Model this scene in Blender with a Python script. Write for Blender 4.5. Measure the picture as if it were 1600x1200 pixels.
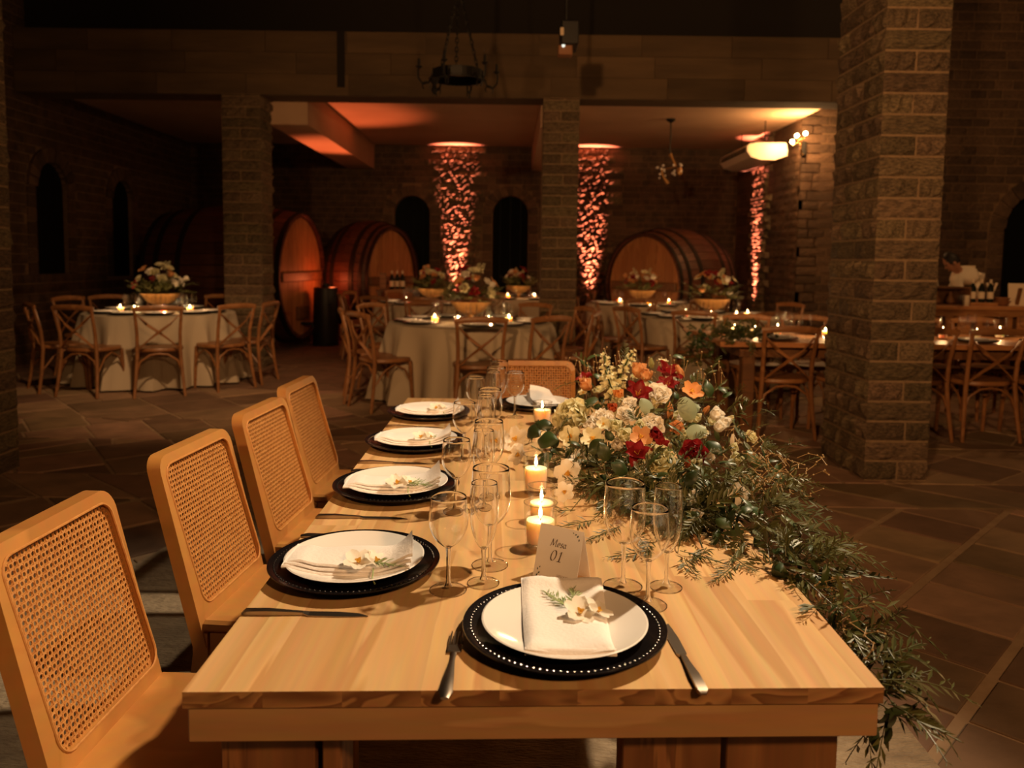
import bpy, math, random
from mathutils import Vector, Matrix, Euler
R_=random.Random(7)
D=bpy.data; S=bpy.context.scene; COL=S.collection
pi=math.pi; sin=math.sin; cos=math.cos
for o in list(D.objects): D.objects.remove(o,do_unlink=True)

# ---------------- camera, world, lights, exposure ----------------
cam=D.cameras.new('camera'); cob=D.objects.new('camera',cam); COL.objects.link(cob)
PITCH=math.radians(4.6); ROLL=0.013
fw=Vector((0,cos(PITCH),-sin(PITCH))); rt=Vector((1,0,0)); up=rt.cross(fw)
r2=rt*cos(ROLL)+up*sin(ROLL); u2=up*cos(ROLL)-rt*sin(ROLL)
m=Matrix((r2,u2,-fw)).transposed().to_4x4(); m.translation=(0,0,1.36)
cob.matrix_world=m
cam.sensor_width=36; cam.sensor_fit='HORIZONTAL'; cam.lens=1220/1600*36; cam.shift_y=-94/1600
cam.clip_start=.02
cam.dof.use_dof=True; cam.dof.focus_distance=1.75; cam.dof.aperture_fstop=4.0
S.camera=cob
w=D.worlds.new('world'); S.world=w; w.use_nodes=True
w.node_tree.nodes['Background'].inputs[0].default_value=(1,.55,.25,1)
w.node_tree.nodes['Background'].inputs[1].default_value=.006
S.view_settings.view_transform='Standard'; S.view_settings.look='None'
S.view_settings.gamma=1; S.view_settings.use_curve_mapping=False; S.view_settings.exposure=0.0
S.cycles.use_denoising=True; S.cycles.transparent_max_bounces=32; S.cycles.max_bounces=24; S.cycles.transmission_bounces=24; S.cycles.diffuse_bounces=4; S.cycles.glossy_bounces=6
S.cycles.caustics_reflective=False; S.cycles.sample_clamp_indirect=3.0
def aim(o,loc,to):
    o.location=loc; o.rotation_euler=(Vector(to)-Vector(loc)).to_track_quat('-Z','Y').to_euler()
def lamp(name,kind,loc,power,color,radius=.05,to=None,angle=60,blend=.5):
    l=D.lights.new(name,kind); l.energy=power; l.color=color; l.shadow_soft_size=radius
    if kind=='SPOT': l.spot_size=math.radians(angle); l.spot_blend=blend
    o=D.objects.new(name,l); COL.objects.link(o); o.location=loc
    if to is not None: aim(o,loc,to)
    return o
WARM=(1,.53,.215)
lamp('table_spotlight','SPOT',(2.55,3.1,5.0),1400,(1,.75,.47),.10,(-.22,1.95,.7),42,.85)
KEY=D.objects['table_spotlight']; KEY.data.cycles.is_caustics_light=True
lamp('front_spotlight','SPOT',(-1.3,-1.5,2.9),1000,(1,.50,.19),.12,(1.6,8,2.9),72,1.0)
lamp('added_left_fill','SPOT',(-1.0,3.4,5.0),760,(1,.56,.25),.12,(-3.2,7.9,.0),40,1.0)  # added fill brightening the left round table, no fixture belongs to it
lamp('bar_lamp','POINT',(5.8,7.4,3.7),60,(1,.50,.19),.12)  # added fill point out of view, lifts the bar and nearby floor
lamp('added_front_fill','POINT',(1.6,-1.5,3.0),320,(1,.50,.19),.15)  # added ambient fill behind the camera for the apron and near floor
RED=(1,.25,.15)
for x_ in (-1.07,1.45): lamp('wall_washer','SPOT',(x_,14.55,.14),6800,RED,.03,(x_,14.55+.115,1.24),20,.95)
lamp('wall_washer','SPOT',(3.94,13.3,.14),5200,RED,.03,(3.94+.115,13.3,1.24),20,.95)
lamp('barrel_washer','SPOT',(-2.84,12.25,.98),260,(1,.20,.07),.03,(-2.55,11.8,3.5),58,.8)

# ---------------- helpers ----------------
class MB:
    def __init__(s): s.v=[]; s.f=[]; s.m=[]; s.mi=0
    def add(s,vs,fs,M=None):
        b=len(s.v)
        s.v+=[tuple(M@Vector(p)) for p in vs] if M is not None else [tuple(p) for p in vs]
        s.f+=[tuple(i+b for i in f) for f in fs]; s.m+=[s.mi]*len(fs); return s
    def box(s,a,b,M=None,bev=0.0):
        x0,y0,z0=a; x1,y1,z1=b
        if bev<=0:
            vs=[(x0,y0,z0),(x1,y0,z0),(x1,y1,z0),(x0,y1,z0),(x0,y0,z1),(x1,y0,z1),(x1,y1,z1),(x0,y1,z1)]
            return s.add(vs,[(0,3,2,1),(4,5,6,7),(0,1,5,4),(1,2,6,5),(2,3,7,6),(3,0,4,7)],M)
        e=bev; vs=[]; 
        for (z,k) in ((z0,e),(z0+e,0),(z1-e,0),(z1,e)):
            c=e if k==0 else e*1.6
            xs=[(x0+c,y0+k),(x1-c,y0+k),(x1-k,y0+c),(x1-k,y1-c),(x1-c,y1-k),(x0+c,y1-k),(x0+k,y1-c),(x0+k,y0+c)]
            vs+=[(x,y,z) for x,y in xs]
        fs=[tuple(range(7,-1,-1)),tuple(range(24,32))]
        for l in range(3):
            for i in range(8): j=(i+1)%8; fs.append((l*8+i,l*8+j,l*8+8+j,l*8+8+i))
        return s.add(vs,fs,M)
    def lathe(s,prof,n=24,M=None,cap0=True,cap1=True,wob=None):
        vs=[];fs=[]
        for k,(r,z) in enumerate(prof):
            for i in range(n):
                a=2*pi*i/n; rr=r+(wob(a,k) if wob else 0); vs.append((rr*cos(a),rr*sin(a),z))
        for k in range(len(prof)-1):
            for i in range(n):
                j=(i+1)%n; fs.append((k*n+i,k*n+j,k*n+n+j,k*n+n+i))
        if cap0: fs.append(tuple(range(n-1,-1,-1)))
        if cap1: fs.append(tuple(range((len(prof)-1)*n,len(prof)*n)))
        return s.add(vs,fs,M)
    def tube(s,pts,r,n=8,M=None,sx=1.0,upv=None,cap=True):
        pts=[Vector(p) for p in pts]; rs=r if isinstance(r,(list,tuple)) else [r]*len(pts)
        vs=[];fs=[]; prev=None
        for i,p in enumerate(pts):
            t=(pts[min(i+1,len(pts)-1)]-pts[max(i-1,0)]).normalized()
            if upv is not None: a=Vector(upv)
            else: a=prev if prev is not None else (Vector((0,0,1)) if abs(t.z)<.9 else Vector((1,0,0)))
            u=a-t*a.dot(t)
            if u.length<1e-6: u=t.orthogonal()
            u.normalize(); prev=u; v=t.cross(u)
            for k in range(n):
                an=2*pi*(k+.5)/n; q=p+u*(rs[i]*cos(an))+v*(rs[i]*sx*sin(an)); vs.append(tuple(q))
        for i in range(len(pts)-1):
            for k in range(n):
                j=(k+1)%n; fs.append((i*n+k,i*n+j,i*n+n+j,i*n+n+k))
        if cap: fs.append(tuple(range(n-1,-1,-1))); fs.append(tuple(range((len(pts)-1)*n,len(pts)*n)))
        return s.add(vs,fs,M)
    def grid(s,fn,nu,nv,M=None):
        vs=[fn(i/nu,j/nv) for j in range(nv+1) for i in range(nu+1)]
        fs=[(j*(nu+1)+i,j*(nu+1)+i+1,(j+1)*(nu+1)+i+1,(j+1)*(nu+1)+i) for j in range(nv) for i in range(nu)]
        return s.add(vs,fs,M)
    def prism(s,poly,h0,h1,M=None,bev=0.0):
        n=len(poly); cxx=sum(p[0] for p in poly)/n; cyy=sum(p[1] for p in poly)/n
        vs=[(x,y,h0) for x,y in poly]+[(x,y,h1-bev) for x,y in poly]
        fs=[tuple(range(n-1,-1,-1))]+[(i,(i+1)%n,n+(i+1)%n,n+i) for i in range(n)]
        if bev>0:
            for x,y in poly:
                d=Vector((cxx-x,cyy-y)); L=max(d.length,1e-6); d*=min(bev*1.5/L,.4); vs.append((x+d.x,y+d.y,h1))
            fs+=[(n+i,n+(i+1)%n,2*n+(i+1)%n,2*n+i) for i in range(n)]; fs.append(tuple(range(2*n,3*n)))
        else: fs.append(tuple(range(n,2*n)))
        return s.add(vs,fs,M)
    def ball(s,c,r,n=8,M=None,sz=1.0):
        prof=[(max(r*sin(pi*k/(n//2)),1e-4),-r*sz*cos(pi*k/(n//2))) for k in range(n//2+1)]
        T=Matrix.Translation(c); return s.lathe(prof,n,(M@T) if M is not None else T,False,False)
    def mesh(s,name,mats,smooth=True,sharp=None):
        me=D.meshes.new(name); me.from_pydata(s.v,[],s.f)
        for mt in (mats if isinstance(mats,(list,tuple)) else [mats]): me.materials.append(mt)
        if any(s.m): me.polygons.foreach_set('material_index',s.m)
        if smooth:
            me.polygons.foreach_set('use_smooth',[True]*len(me.polygons))
            try: me.set_sharp_from_angle(angle=math.radians(sharp or 38))
            except Exception: pass
        me.update(); return me
def ob(name,me,parent=None,loc=None,rot=None,label=None,kind=None,scale=None):
    if isinstance(me,tuple): me=me[0].mesh(name,*me[1:])
    o=D.objects.new(name,me); COL.objects.link(o)
    if parent is not None: o.parent=parent
    if loc is not None: o.location=loc
    if rot is not None: o.rotation_euler=rot
    if scale is not None: o.scale=scale
    if label: o['label']=label
    if kind: o['kind']=kind
    return o
def tag(o,label,cat,group=None,kind=None):
    o['label']=label; o['category']=cat
    if group: o['group']=group
    if kind: o['kind']=kind
    return o
def thing(name,label,cat,loc=(0,0,0),rz=0,group=None,kind=None):
    o=D.objects.new(name,None); COL.objects.link(o); o.empty_display_size=.1
    o.location=loc; o.rotation_euler=(0,0,rz); return tag(o,label,cat,group,kind)
def dup(src,loc=None,rz=None,label=None,group=None,parent=None,scale=None):
    c=src.copy(); COL.objects.link(c)
    if parent is not None: c.parent=parent
    if loc is not None: c.location=loc
    if rz is not None: c.rotation_euler=(0,0,rz) if not isinstance(rz,tuple) else rz
    if scale is not None: c.scale=(scale,)*3
    if label: c['label']=label
    if group: c['group']=group
    for ch in KIDS.get(src.name) or list(src.children): dup(ch,parent=c)
    return c
KIDS={}
ORD='first second third fourth fifth sixth seventh eighth ninth tenth eleventh twelfth thirteenth fourteenth fifteenth sixteenth seventeenth eighteenth nineteenth twentieth'.split()
def px(P):
    d=Vector(P)-Vector((0,0,1.36)); return 800+1220*d.dot(r2)/d.dot(fw)

# ---------------- materials ----------------
def mat(name,col,rough=.6,metal=0.0,spec=.5,var=0.0,noise=None,bump=None,emit=None,sss=0.0,coat=0.0,stretch=None,hue=0.0,space='Object'):
    """col base colour; var = per-object brightness jitter; noise=(scale,amount,col2); bump=(scale,strength)"""
    mt=D.materials.new(name); mt.use_nodes=True; nt=mt.node_tree; N=nt.nodes; L=nt.links
    b=N['Principled BSDF']; b.inputs['Base Color'].default_value=(*col,1); b.inputs['Roughness'].default_value=rough
    b.inputs['Metallic'].default_value=metal; b.inputs['Specular IOR Level'].default_value=spec
    if coat: b.inputs['Coat Weight'].default_value=coat; b.inputs['Coat Roughness'].default_value=.15
    if sss: b.inputs['Subsurface Weight'].default_value=sss; b.inputs['Subsurface Radius'].default_value=(.05,.032,.016); b.inputs['Subsurface Scale'].default_value=1.0
    if emit: b.inputs['Emission Color'].default_value=(*emit[0],1); b.inputs['Emission Strength'].default_value=emit[1]
    src=None; vec=None
    if noise or bump:
        tc=N.new('ShaderNodeTexCoord'); vec=tc.outputs[space]
        mp=N.new('ShaderNodeMapping'); L.new(vec,mp.inputs[0]); vec=mp.outputs[0]
        if stretch: mp.inputs['Scale'].default_value=stretch
        oi=N.new('ShaderNodeObjectInfo'); mul=N.new('ShaderNodeMath'); mul.operation='MULTIPLY'; mul.inputs[1].default_value=37.0
        L.new(oi.outputs['Random'],mul.inputs[0]); L.new(mul.outputs[0],mp.inputs['Location'])
    if noise:
        nz=N.new('ShaderNodeTexNoise'); nz.inputs['Scale'].default_value=noise[0]; nz.inputs['Detail'].default_value=5
        L.new(vec,nz.inputs['Vector'])
        rp=N.new('ShaderNodeValToRGB'); rp.color_ramp.elements[0].position=.32; rp.color_ramp.elements[1].position=.68
        rp.color_ramp.elements[0].color=(*col,1); rp.color_ramp.elements[1].color=(*noise[2],1)
        L.new(nz.outputs['Fac'],rp.inputs[0]); src=rp.outputs[0]
    if var or hue:
        oi=N.new('ShaderNodeObjectInfo'); hs=N.new('ShaderNodeHueSaturation')
        mr=N.new('ShaderNodeMapRange'); mr.inputs['To Min'].default_value=1-var; mr.inputs['To Max'].default_value=1+var
        L.new(oi.outputs['Random'],mr.inputs[0]); L.new(mr.outputs[0],hs.inputs['Value'])
        if hue:
            m2=N.new('ShaderNodeMath'); m2.operation='MULTIPLY'; m2.inputs[1].default_value=7.31
            fr=N.new('ShaderNodeMath'); fr.operation='FRACT'; L.new(oi.outputs['Random'],m2.inputs[0]); L.new(m2.outputs[0],fr.inputs[0])
            m3=N.new('ShaderNodeMapRange'); m3.inputs['To Min'].default_value=.5-hue; m3.inputs['To Max'].default_value=.5+hue
            L.new(fr.outputs[0],m3.inputs[0]); L.new(m3.outputs[0],hs.inputs['Hue'])
        if src is not None: L.new(src,hs.inputs['Color'])
        else: hs.inputs['Color'].default_value=(*col,1)
        src=hs.outputs[0]
    if src is not None: L.new(src,b.inputs['Base Color'])
    if bump:
        nz=N.new('ShaderNodeTexNoise'); nz.inputs['Scale'].default_value=bump[0]; nz.inputs['Detail'].default_value=4
        L.new(vec,nz.inputs['Vector']); bp=N.new('ShaderNodeBump'); bp.inputs['Strength'].default_value=bump[1]; bp.inputs['Distance'].default_value=.02
        L.new(nz.outputs['Fac'],bp.inputs['Height']); L.new(bp.outputs[0],b.inputs['Normal'])
    return mt
def wood(name,c1,c2,rough=.5,scale=(1,14,14),rings=3.0,var=.08,coat=0.0,knots=False):
    """long-grain wood, grain along local X"""
    mt=D.materials.new(name); mt.use_nodes=True; nt=mt.node_tree; N=nt.nodes; L=nt.links; b=N['Principled BSDF']
    b.inputs['Roughness'].default_value=rough
    if coat: b.inputs['Coat Weight'].default_value=coat; b.inputs['Coat Roughness'].default_value=.25
    tc=N.new('ShaderNodeTexCoord'); mp=N.new('ShaderNodeMapping'); mp.inputs['Scale'].default_value=scale
    oi=N.new('ShaderNodeObjectInfo'); mu=N.new('ShaderNodeMath'); mu.operation='MULTIPLY'; mu.inputs[1].default_value=53.0
    L.new(oi.outputs['Random'],mu.inputs[0]); L.new(mu.outputs[0],mp.inputs['Location']); L.new(tc.outputs['Object'],mp.inputs[0])
    nz=N.new('ShaderNodeTexNoise'); nz.inputs['Scale'].default_value=.9; nz.inputs['Detail'].default_value=3; nz.inputs['Distortion'].default_value=.6
    L.new(mp.outputs[0],nz.inputs['Vector'])
    m1=N.new('ShaderNodeMath'); m1.operation='MULTIPLY'; m1.inputs[1].default_value=rings*2; L.new(nz.outputs['Fac'],m1.inputs[0])
    fr=N.new('ShaderNodeMath'); fr.operation='FRACT'; L.new(m1.outputs[0],fr.inputs[0])
    rp=N.new('ShaderNodeValToRGB'); e=rp.color_ramp.elements; e[0].position=0; e[0].color=(*c1,1); e[1].position=.92; e[1].color=(*c2,1)
    x=rp.color_ramp.elements.new(1.0); x.color=(*c1,1)
    L.new(fr.outputs[0],rp.inputs[0])
    n2=N.new('ShaderNodeTexNoise'); n2.inputs['Scale'].default_value=9; n2.inputs['Detail'].default_value=3; L.new(mp.outputs[0],n2.inputs['Vector'])
    mx=N.new('ShaderNodeMix'); mx.data_type='RGBA'; mx.blend_type='MULTIPLY'; mx.inputs[0].default_value=.25
    L.new(rp.outputs[0],mx.inputs[6]); L.new(n2.outputs['Color'],mx.inputs[7])
    hs=N.new('ShaderNodeHueSaturation'); mr=N.new('ShaderNodeMapRange'); mr.inputs['To Min'].default_value=1.12-var; mr.inputs['To Max'].default_value=1.12+var
    L.new(oi.outputs['Random'],mr.inputs[0]); L.new(mr.outputs[0],hs.inputs['Value']); L.new(mx.outputs[2],hs.inputs['Color'])
    L.new(hs.outputs[0],b.inputs['Base Color']); return mt
def glassmat(name,tint=(.99,.985,.975),strength=1.0):
    """thin clear glass wall: transparent with a Fresnel gloss"""
    mt=D.materials.new(name); mt.use_nodes=True; nt=mt.node_tree; N=nt.nodes; L=nt.links
    N.remove(N['Principled BSDF']); out=N['Material Output']
    t=N.new('ShaderNodeBsdfTransparent'); g=N.new('ShaderNodeBsdfGlossy'); g.inputs['Roughness'].default_value=.06
    lw=N.new('ShaderNodeLayerWeight'); lw.inputs['Blend'].default_value=.35
    rp=N.new('ShaderNodeValToRGB'); rp.color_ramp.elements[0].position=.88; rp.color_ramp.elements[1].position=1.0
    rp.color_ramp.elements[0].color=(*tint,1); rp.color_ramp.elements[1].color=(.50,.42,.34,1)
    L.new(lw.outputs['Facing'],rp.inputs[0]); L.new(rp.outputs[0],t.inputs[0])
    m1=N.new('ShaderNodeMath'); m1.operation='MULTIPLY'; m1.inputs[1].default_value=.33*strength; L.new(lw.outputs['Fresnel'],m1.inputs[0])
    mx=N.new('ShaderNodeMixShader'); L.new(m1.outputs[0],mx.inputs[0]); L.new(t.outputs[0],mx.inputs[1]); L.new(g.outputs[0],mx.inputs[2]); L.new(mx.outputs[0],out.inputs[0])
    return mt
def flamemat(name,col,st):
    mt=D.materials.new(name); mt.use_nodes=True; nt=mt.node_tree; N=nt.nodes; L=nt.links; N.remove(N['Principled BSDF'])
    e=N.new('ShaderNodeEmission'); e.inputs[0].default_value=(*col,1); e.inputs[1].default_value=st
    t=N.new('ShaderNodeBsdfTransparent'); a=N.new('ShaderNodeAddShader'); L.new(e.outputs[0],a.inputs[0]); L.new(t.outputs[0],a.inputs[1])
    L.new(a.outputs[0],N['Material Output'].inputs[0]); return mt
M={}
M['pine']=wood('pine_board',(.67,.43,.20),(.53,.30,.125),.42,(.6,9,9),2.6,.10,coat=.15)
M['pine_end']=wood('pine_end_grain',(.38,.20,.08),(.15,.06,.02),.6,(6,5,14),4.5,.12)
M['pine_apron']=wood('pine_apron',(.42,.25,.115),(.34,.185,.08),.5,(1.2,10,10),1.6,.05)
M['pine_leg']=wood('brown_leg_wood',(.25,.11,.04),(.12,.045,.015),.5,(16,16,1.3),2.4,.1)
M['honey']=wood('honey_wood',(.53,.25,.068),(.43,.185,.048),.42,(3,3,3),1.0,.05,coat=.2)
M['cane']=mat('cane_weave',(.60,.29,.085),.5,var=.04,noise=(60,.2,(.47,.20,.055)))
M['bent']=wood('brown_bentwood',(.34,.15,.055),(.22,.09,.03),.45,(8,8,8),1.5,.12,coat=.15)
M['darkwood']=wood('dark_wood',(.20,.085,.03),(.12,.05,.018),.5,(2,10,10),2,.1)
M['stave']=wood('barrel_stave',(.10,.032,.016),(.065,.02,.010),.55,(2,10,10),2,.2)
M['head']=wood('barrel_head_wood',(.50,.22,.08),(.36,.14,.05),.55,(10,10,1.2),2,.15)
M['barwood']=wood('bar_wood',(.50,.23,.085),(.36,.15,.055),.5,(2,10,10),2,.12)
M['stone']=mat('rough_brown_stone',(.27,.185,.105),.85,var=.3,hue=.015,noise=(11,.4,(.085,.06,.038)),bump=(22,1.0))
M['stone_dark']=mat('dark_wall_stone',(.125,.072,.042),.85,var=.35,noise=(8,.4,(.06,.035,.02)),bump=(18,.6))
M['mortar']=mat('mortar',(.29,.195,.11),.95,noise=(30,.3,(.22,.145,.085)),bump=(60,.4))
M['mortar_dark']=mat('dark_mortar',(.22,.135,.075),.95,noise=(20,.3,(.16,.10,.055)))
M['slate']=mat('slate_flagstone',(.33,.21,.135),.65,spec=.2,var=.35,hue=.015,noise=(4.5,.4,(.22,.145,.095)),bump=(14,.28))
M['grout']=mat('floor_grout',(.44,.31,.20),.9,noise=(12,.3,(.34,.23,.14)))
M['concrete']=mat('board_marked_concrete',(.13,.082,.042),.9,noise=(1.6,.5,(.075,.048,.026)),bump=(9,.4),stretch=(.5,1,3),var=.2)
M['black']=mat('unlit_black',(.010,.007,.005),.9)  # black colour stands in for the darkness above the header
M['plaster']=mat('ceiling_plaster',(.62,.42,.28),.9,noise=(1.2,.2,(.52,.34,.22)),bump=(3,.08))
M['void']=mat('dark_panel',(.006,.006,.005),.9,spec=.1)
M['greenpanel']=mat('dark_green_board',(.006,.007,.006),.9,spec=.1,var=.3)
M['iron']=mat('black_iron',(.008,.007,.006),.55,metal=.4)
M['hoop']=mat('dark_hoop_iron',(.02,.014,.01),.6,metal=.5)
M['linen']=mat('pale_linen',(.52,.44,.33),.9,bump=(90,.1))
M['napkin']=mat('white_napkin',(.84,.80,.78),.9,bump=(160,.12))
M['china']=mat('white_china',(.80,.77,.74),.12,spec=.5)
M['charger']=mat('black_charger',(.006,.005,.006),.22,spec=.6)
M['bead']=mat('charger_bead',(.5,.45,.42),.22,metal=1.0)
M['steel']=mat('cutlery_steel',(.38,.31,.25),.33,metal=1.0)
M['gold']=mat('brass_bowl',(.48,.27,.10),.35,metal=.8)
M['glass']=glassmat('clear_glass')
M['crystal']=mat('clear_crystal',(1,1,1),.0); _b=M['crystal'].node_tree.nodes['Principled BSDF']; _b.inputs['Transmission Weight'].default_value=1.0; _b.inputs['IOR'].default_value=1.46
M['wax']=mat('candle_wax',(.95,.70,.50),.5,sss=.8,space='Object')
M['flame']=flamemat('candle_flame',(1,.66,.30),20)
M['bulb']=flamemat('lamp_bulb',(1,.62,.26),60)
M['wick']=mat('wick',(.03,.02,.01),.9)
M['paper']=mat('card_paper',(.92,.88,.86),.8)
M['ink']=mat('brown_ink',(.09,.055,.035),.8)
M['greyink']=mat('grey_ink',(.36,.30,.26),.8)
M['leafprint']=mat('leaf_print',(.07,.10,.09),.8)
M['rug']=mat('woven_rug',(.40,.305,.20),.95,noise=(26,.5,(.27,.20,.13)),bump=(120,.8),stretch=(.35,1,1))
for n,c,c2 in [('white',(.94,.90,.82),(.90,.84,.72)),('cream',(.86,.82,.58),(.78,.74,.46)),('red',(.36,.018,.022),(.20,.008,.012)),('orange',(.80,.36,.10),(.70,.26,.06)),
   ('redorange',(.62,.14,.04),(.45,.07,.02)),('apricot',(.80,.46,.22),(.70,.30,.10)),('greenish',(.55,.55,.28),(.42,.45,.18)),('green',(.30,.36,.14),(.2,.26,.09)),('yellow',(.80,.55,.12),(.75,.42,.06))]:
    M['p_'+n]=mat(n+'_petal',c,.55,noise=(35,.3,c2),sss=0)
for n in list(M):
    if n.startswith('p_'):          # petals let some light through
        nt=M[n].node_tree; b=nt.nodes['Principled BSDF']; t=nt.nodes.new('ShaderNodeBsdfTranslucent'); x=nt.nodes.new('ShaderNodeMixShader'); x.inputs[0].default_value=.32
        src=b.inputs['Base Color'].links[0].from_socket; nt.links.new(src,t.inputs[0]); nt.links.new(b.outputs[0],x.inputs[1]); nt.links.new(t.outputs[0],x.inputs[2]); nt.links.new(x.outputs[0],nt.nodes['Material Output'].inputs[0])
M['leaf_dark']=mat('dark_green_leaf',(.032,.055,.016),.42,var=.4,hue=.02)
M['leaf_grey']=mat('grey_green_leaf',(.20,.25,.16),.5,var=.2)
M['leaf_fine']=mat('fine_green_foliage',(.045,.054,.014),.42,noise=(6,.4,(.10,.10,.028)))
M['leaf_fern']=mat('pale_fern_green',(.30,.38,.17),.6)
M['twig']=mat('dry_golden_twig',(.34,.22,.09),.6)
M['bottle']=mat('dark_bottle_glass',(.012,.014,.008),.08,spec=.6)
M['wlabel']=mat('pale_label',(.70,.56,.40),.8)
M['acplastic']=mat('cream_plastic',(.78,.68,.55),.4)
M['skin']=mat('warm_skin',(.45,.21,.12),.6)
M['hair']=mat('dark_hair',(.012,.008,.006),.6)
M['shirt']=mat('white_shirt',(.74,.64,.50),.9)
M['vest']=mat('black_waistcoat',(.012,.010,.010),.9)
M['clay']=mat('brown_clay',(.28,.12,.05),.6)
M['blackmetal']=mat('black_metal',(.010,.009,.009),.45,metal=.2)
M['lens']=mat('sensor_lens',(.6,.6,.55),.2,emit=((.8,.9,.8),1.2))
# ---------------- the setting: floor ----------------
def clip(poly,a,b,c):
    """keep the part of a convex polygon with a*x+b*y<=c"""
    out=[]
    for i in range(len(poly)):
        p,q=poly[i],poly[(i+1)%len(poly)]; dp=a*p[0]+b*p[1]-c; dq=a*q[0]+b*q[1]-c
        if dp<=0: out.append(p)
        if dp*dq<0: t=dp/(dp-dq); out.append((p[0]+(q[0]-p[0])*t,p[1]+(q[1]-p[1])*t))
    return out
def area(p): return .5*sum(p[i][0]*p[(i+1)%len(p)][1]-p[(i+1)%len(p)][0]*p[i][1] for i in range(len(p)))
def inset(poly,d):
    out=list(poly)
    for i in range(len(poly)):
        p,q=poly[i],poly[(i+1)%len(poly)]; ex,ey=q[0]-p[0],q[1]-p[1]; L=math.hypot(ex,ey)
        if L<1e-6: continue
        nx,ny=ey/L,-ex/L; out=clip(out,nx,ny,nx*p[0]+ny*p[1]-d)
        if len(out)<3: return []
    return out
floor=ob('floor',(MB().box((-7,-2,-.08),(10,15.4,-.008)),M['grout'],False))
tag(floor,'dark slate flagstone floor with pale grout joints','floor',kind='structure')
def tiles(x0,x1,y0,y1,ang,su,sv,off,seed,jit=.0,shear=0.0,g=0.0):
    rr=random.Random(seed); res=[]; c,s=cos(ang),sin(ang)
    cx0,cy0=(x0+x1)/2,(y0+y1)/2; Rm=math.hypot(x1-x0,y1-y0)/2+1
    nu=int(Rm/su)+2; nv=int(Rm/sv)+2
    for i in range(-nu,nu):
        ph=rr.uniform(-.5,.5)*sv*off
        for j in range(-nv,nv):
            q=[(i*su,j*sv+ph),((i+1)*su-g,j*sv+ph+shear),((i+1)*su-g,(j+1)*sv+ph+shear),(i*su,(j+1)*sv+ph)]
            p=[(cx0+a*c-b*s,cy0+a*s+b*c) for a,b in q]
            for (A,B,Cc) in ((1,0,x1),(-1,0,-x0),(0,1,y1),(0,-1,-y0)):
                p=clip(p,A,B,Cc)
                if len(p)<3: break
            if len(p)>=3 and area(p)>.004: res.append(p)
            if len(p)>=3 and jit and rr.random()<jit and area(p)>.06:   # some stones split on the diagonal
                a=rr.uniform(0,pi); mx=sum(t[0] for t in p)/len(p); my=sum(t[1] for t in p)/len(p); n=(cos(a),sin(a))
                res.pop(); k=n[0]*mx+n[1]*my; res+= [t for t in (clip(p,n[0],n[1],k),clip(p,-n[0],-n[1],-k)) if len(t)>=3]
    return res
ALLT=tiles(-7,10,-2,4.31,-pi/4,.43,.34,.3,3,g=.018)+tiles(-7,10,4.31,4.80,-pi/4*.9,9,.36,0,5)+tiles(-7,10,4.80,5.75,pi/5,.5,.46,.6,8,.35)\
    +tiles(-7,10,5.75,6.5,-pi/3.4,.6,.42,.6,9,.3)+tiles(-7,10,6.5,8.0,pi/4.4,.62,.5,.8,10,.3)+tiles(-7,10,8.0,15.4,pi/3.7,.6,.5,.8,11,.2)
def seen(p):
    x=sum(t[0] for t in p)/len(p); y=sum(t[1] for t in p)/len(p)
    if y<.9: return None
    q=px((x,y,0)); return y if -60<q<1660 and not(-1.4<x<1.1 and y<3.9) else None
vis=sorted([(seen(p),i) for i,p in enumerate(ALLT) if seen(p) is not None])
big=set(i for _,i in vis[:290]); rest=MB()
for i,p in enumerate(ALLT):
    q=inset(p,.011)
    if len(q)<3 or area(q)<.002: continue
    h=R_.uniform(-.0025,.0015)
    if i in big:
        cx_=sum(t[0] for t in q)/len(q); cy_=sum(t[1] for t in q)/len(q)
        ob('flagstone',(MB().prism([(a-cx_,b-cy_) for a,b in q],-.03,h,bev=.003),M['slate'],False),floor,(cx_,cy_,0))
    else: rest.prism(q,-.03,h)
ob('flagstone_field',(rest,M['slate'],False),floor,kind='stuff')
# ---------------- walls ----------------
def rough(seed,d0,d1,nx=4,nz=2):
    rr=random.Random(seed); b=MB(); xs=[-.5]+[-.5+(i+.5)/(nx) for i in range(nx)]+[.5]; zs=[-.5]+[-.5+(j+.5)/nz for j in range(nz)]+[.5]
    P={}
    vs=[];
    for j,z in enumerate(zs):
        for i,x in enumerate(xs):
            e=i in(0,nx+1) or j in(0,nz+1)
            y=-d0*rr.uniform(.7,1.1) if e else -rr.uniform(d0,d1)
            P[i,j]=len(vs); vs.append((x if e else x+rr.uniform(-.05,.05),y,z if e else z+rr.uniform(-.1,.1)))
    fs=[(P[i,j],P[i+1,j],P[i+1,j+1],P[i,j+1]) for j in range(nz+1) for i in range(nx+1)]
    ring=[P[i,0] for i in range(nx+2)]+[P[nx+1,j] for j in range(1,nz+2)]+[P[i,nz+1] for i in range(nx,-1,-1)]+[P[0,j] for j in range(nz,0,-1)]
    n0=len(vs); vs+=[(vs[k][0],.02,vs[k][2]) for k in ring]; n=len(ring)
    fs+=[(ring[i],n0+i,n0+(i+1)%n,ring[(i+1)%n]) for i in range(n)]
    return b.add(vs,fs)
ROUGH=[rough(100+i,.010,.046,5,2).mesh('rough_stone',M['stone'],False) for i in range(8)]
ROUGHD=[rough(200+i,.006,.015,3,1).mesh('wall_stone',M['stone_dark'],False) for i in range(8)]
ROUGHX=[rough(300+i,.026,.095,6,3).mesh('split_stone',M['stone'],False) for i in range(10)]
def arch_top(x,op):
    xc=(op[0]+op[1])/2; r=(op[1]-op[0])/2; return op[3]+math.sqrt(max(0,r*r-(x-xc)**2))
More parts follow.
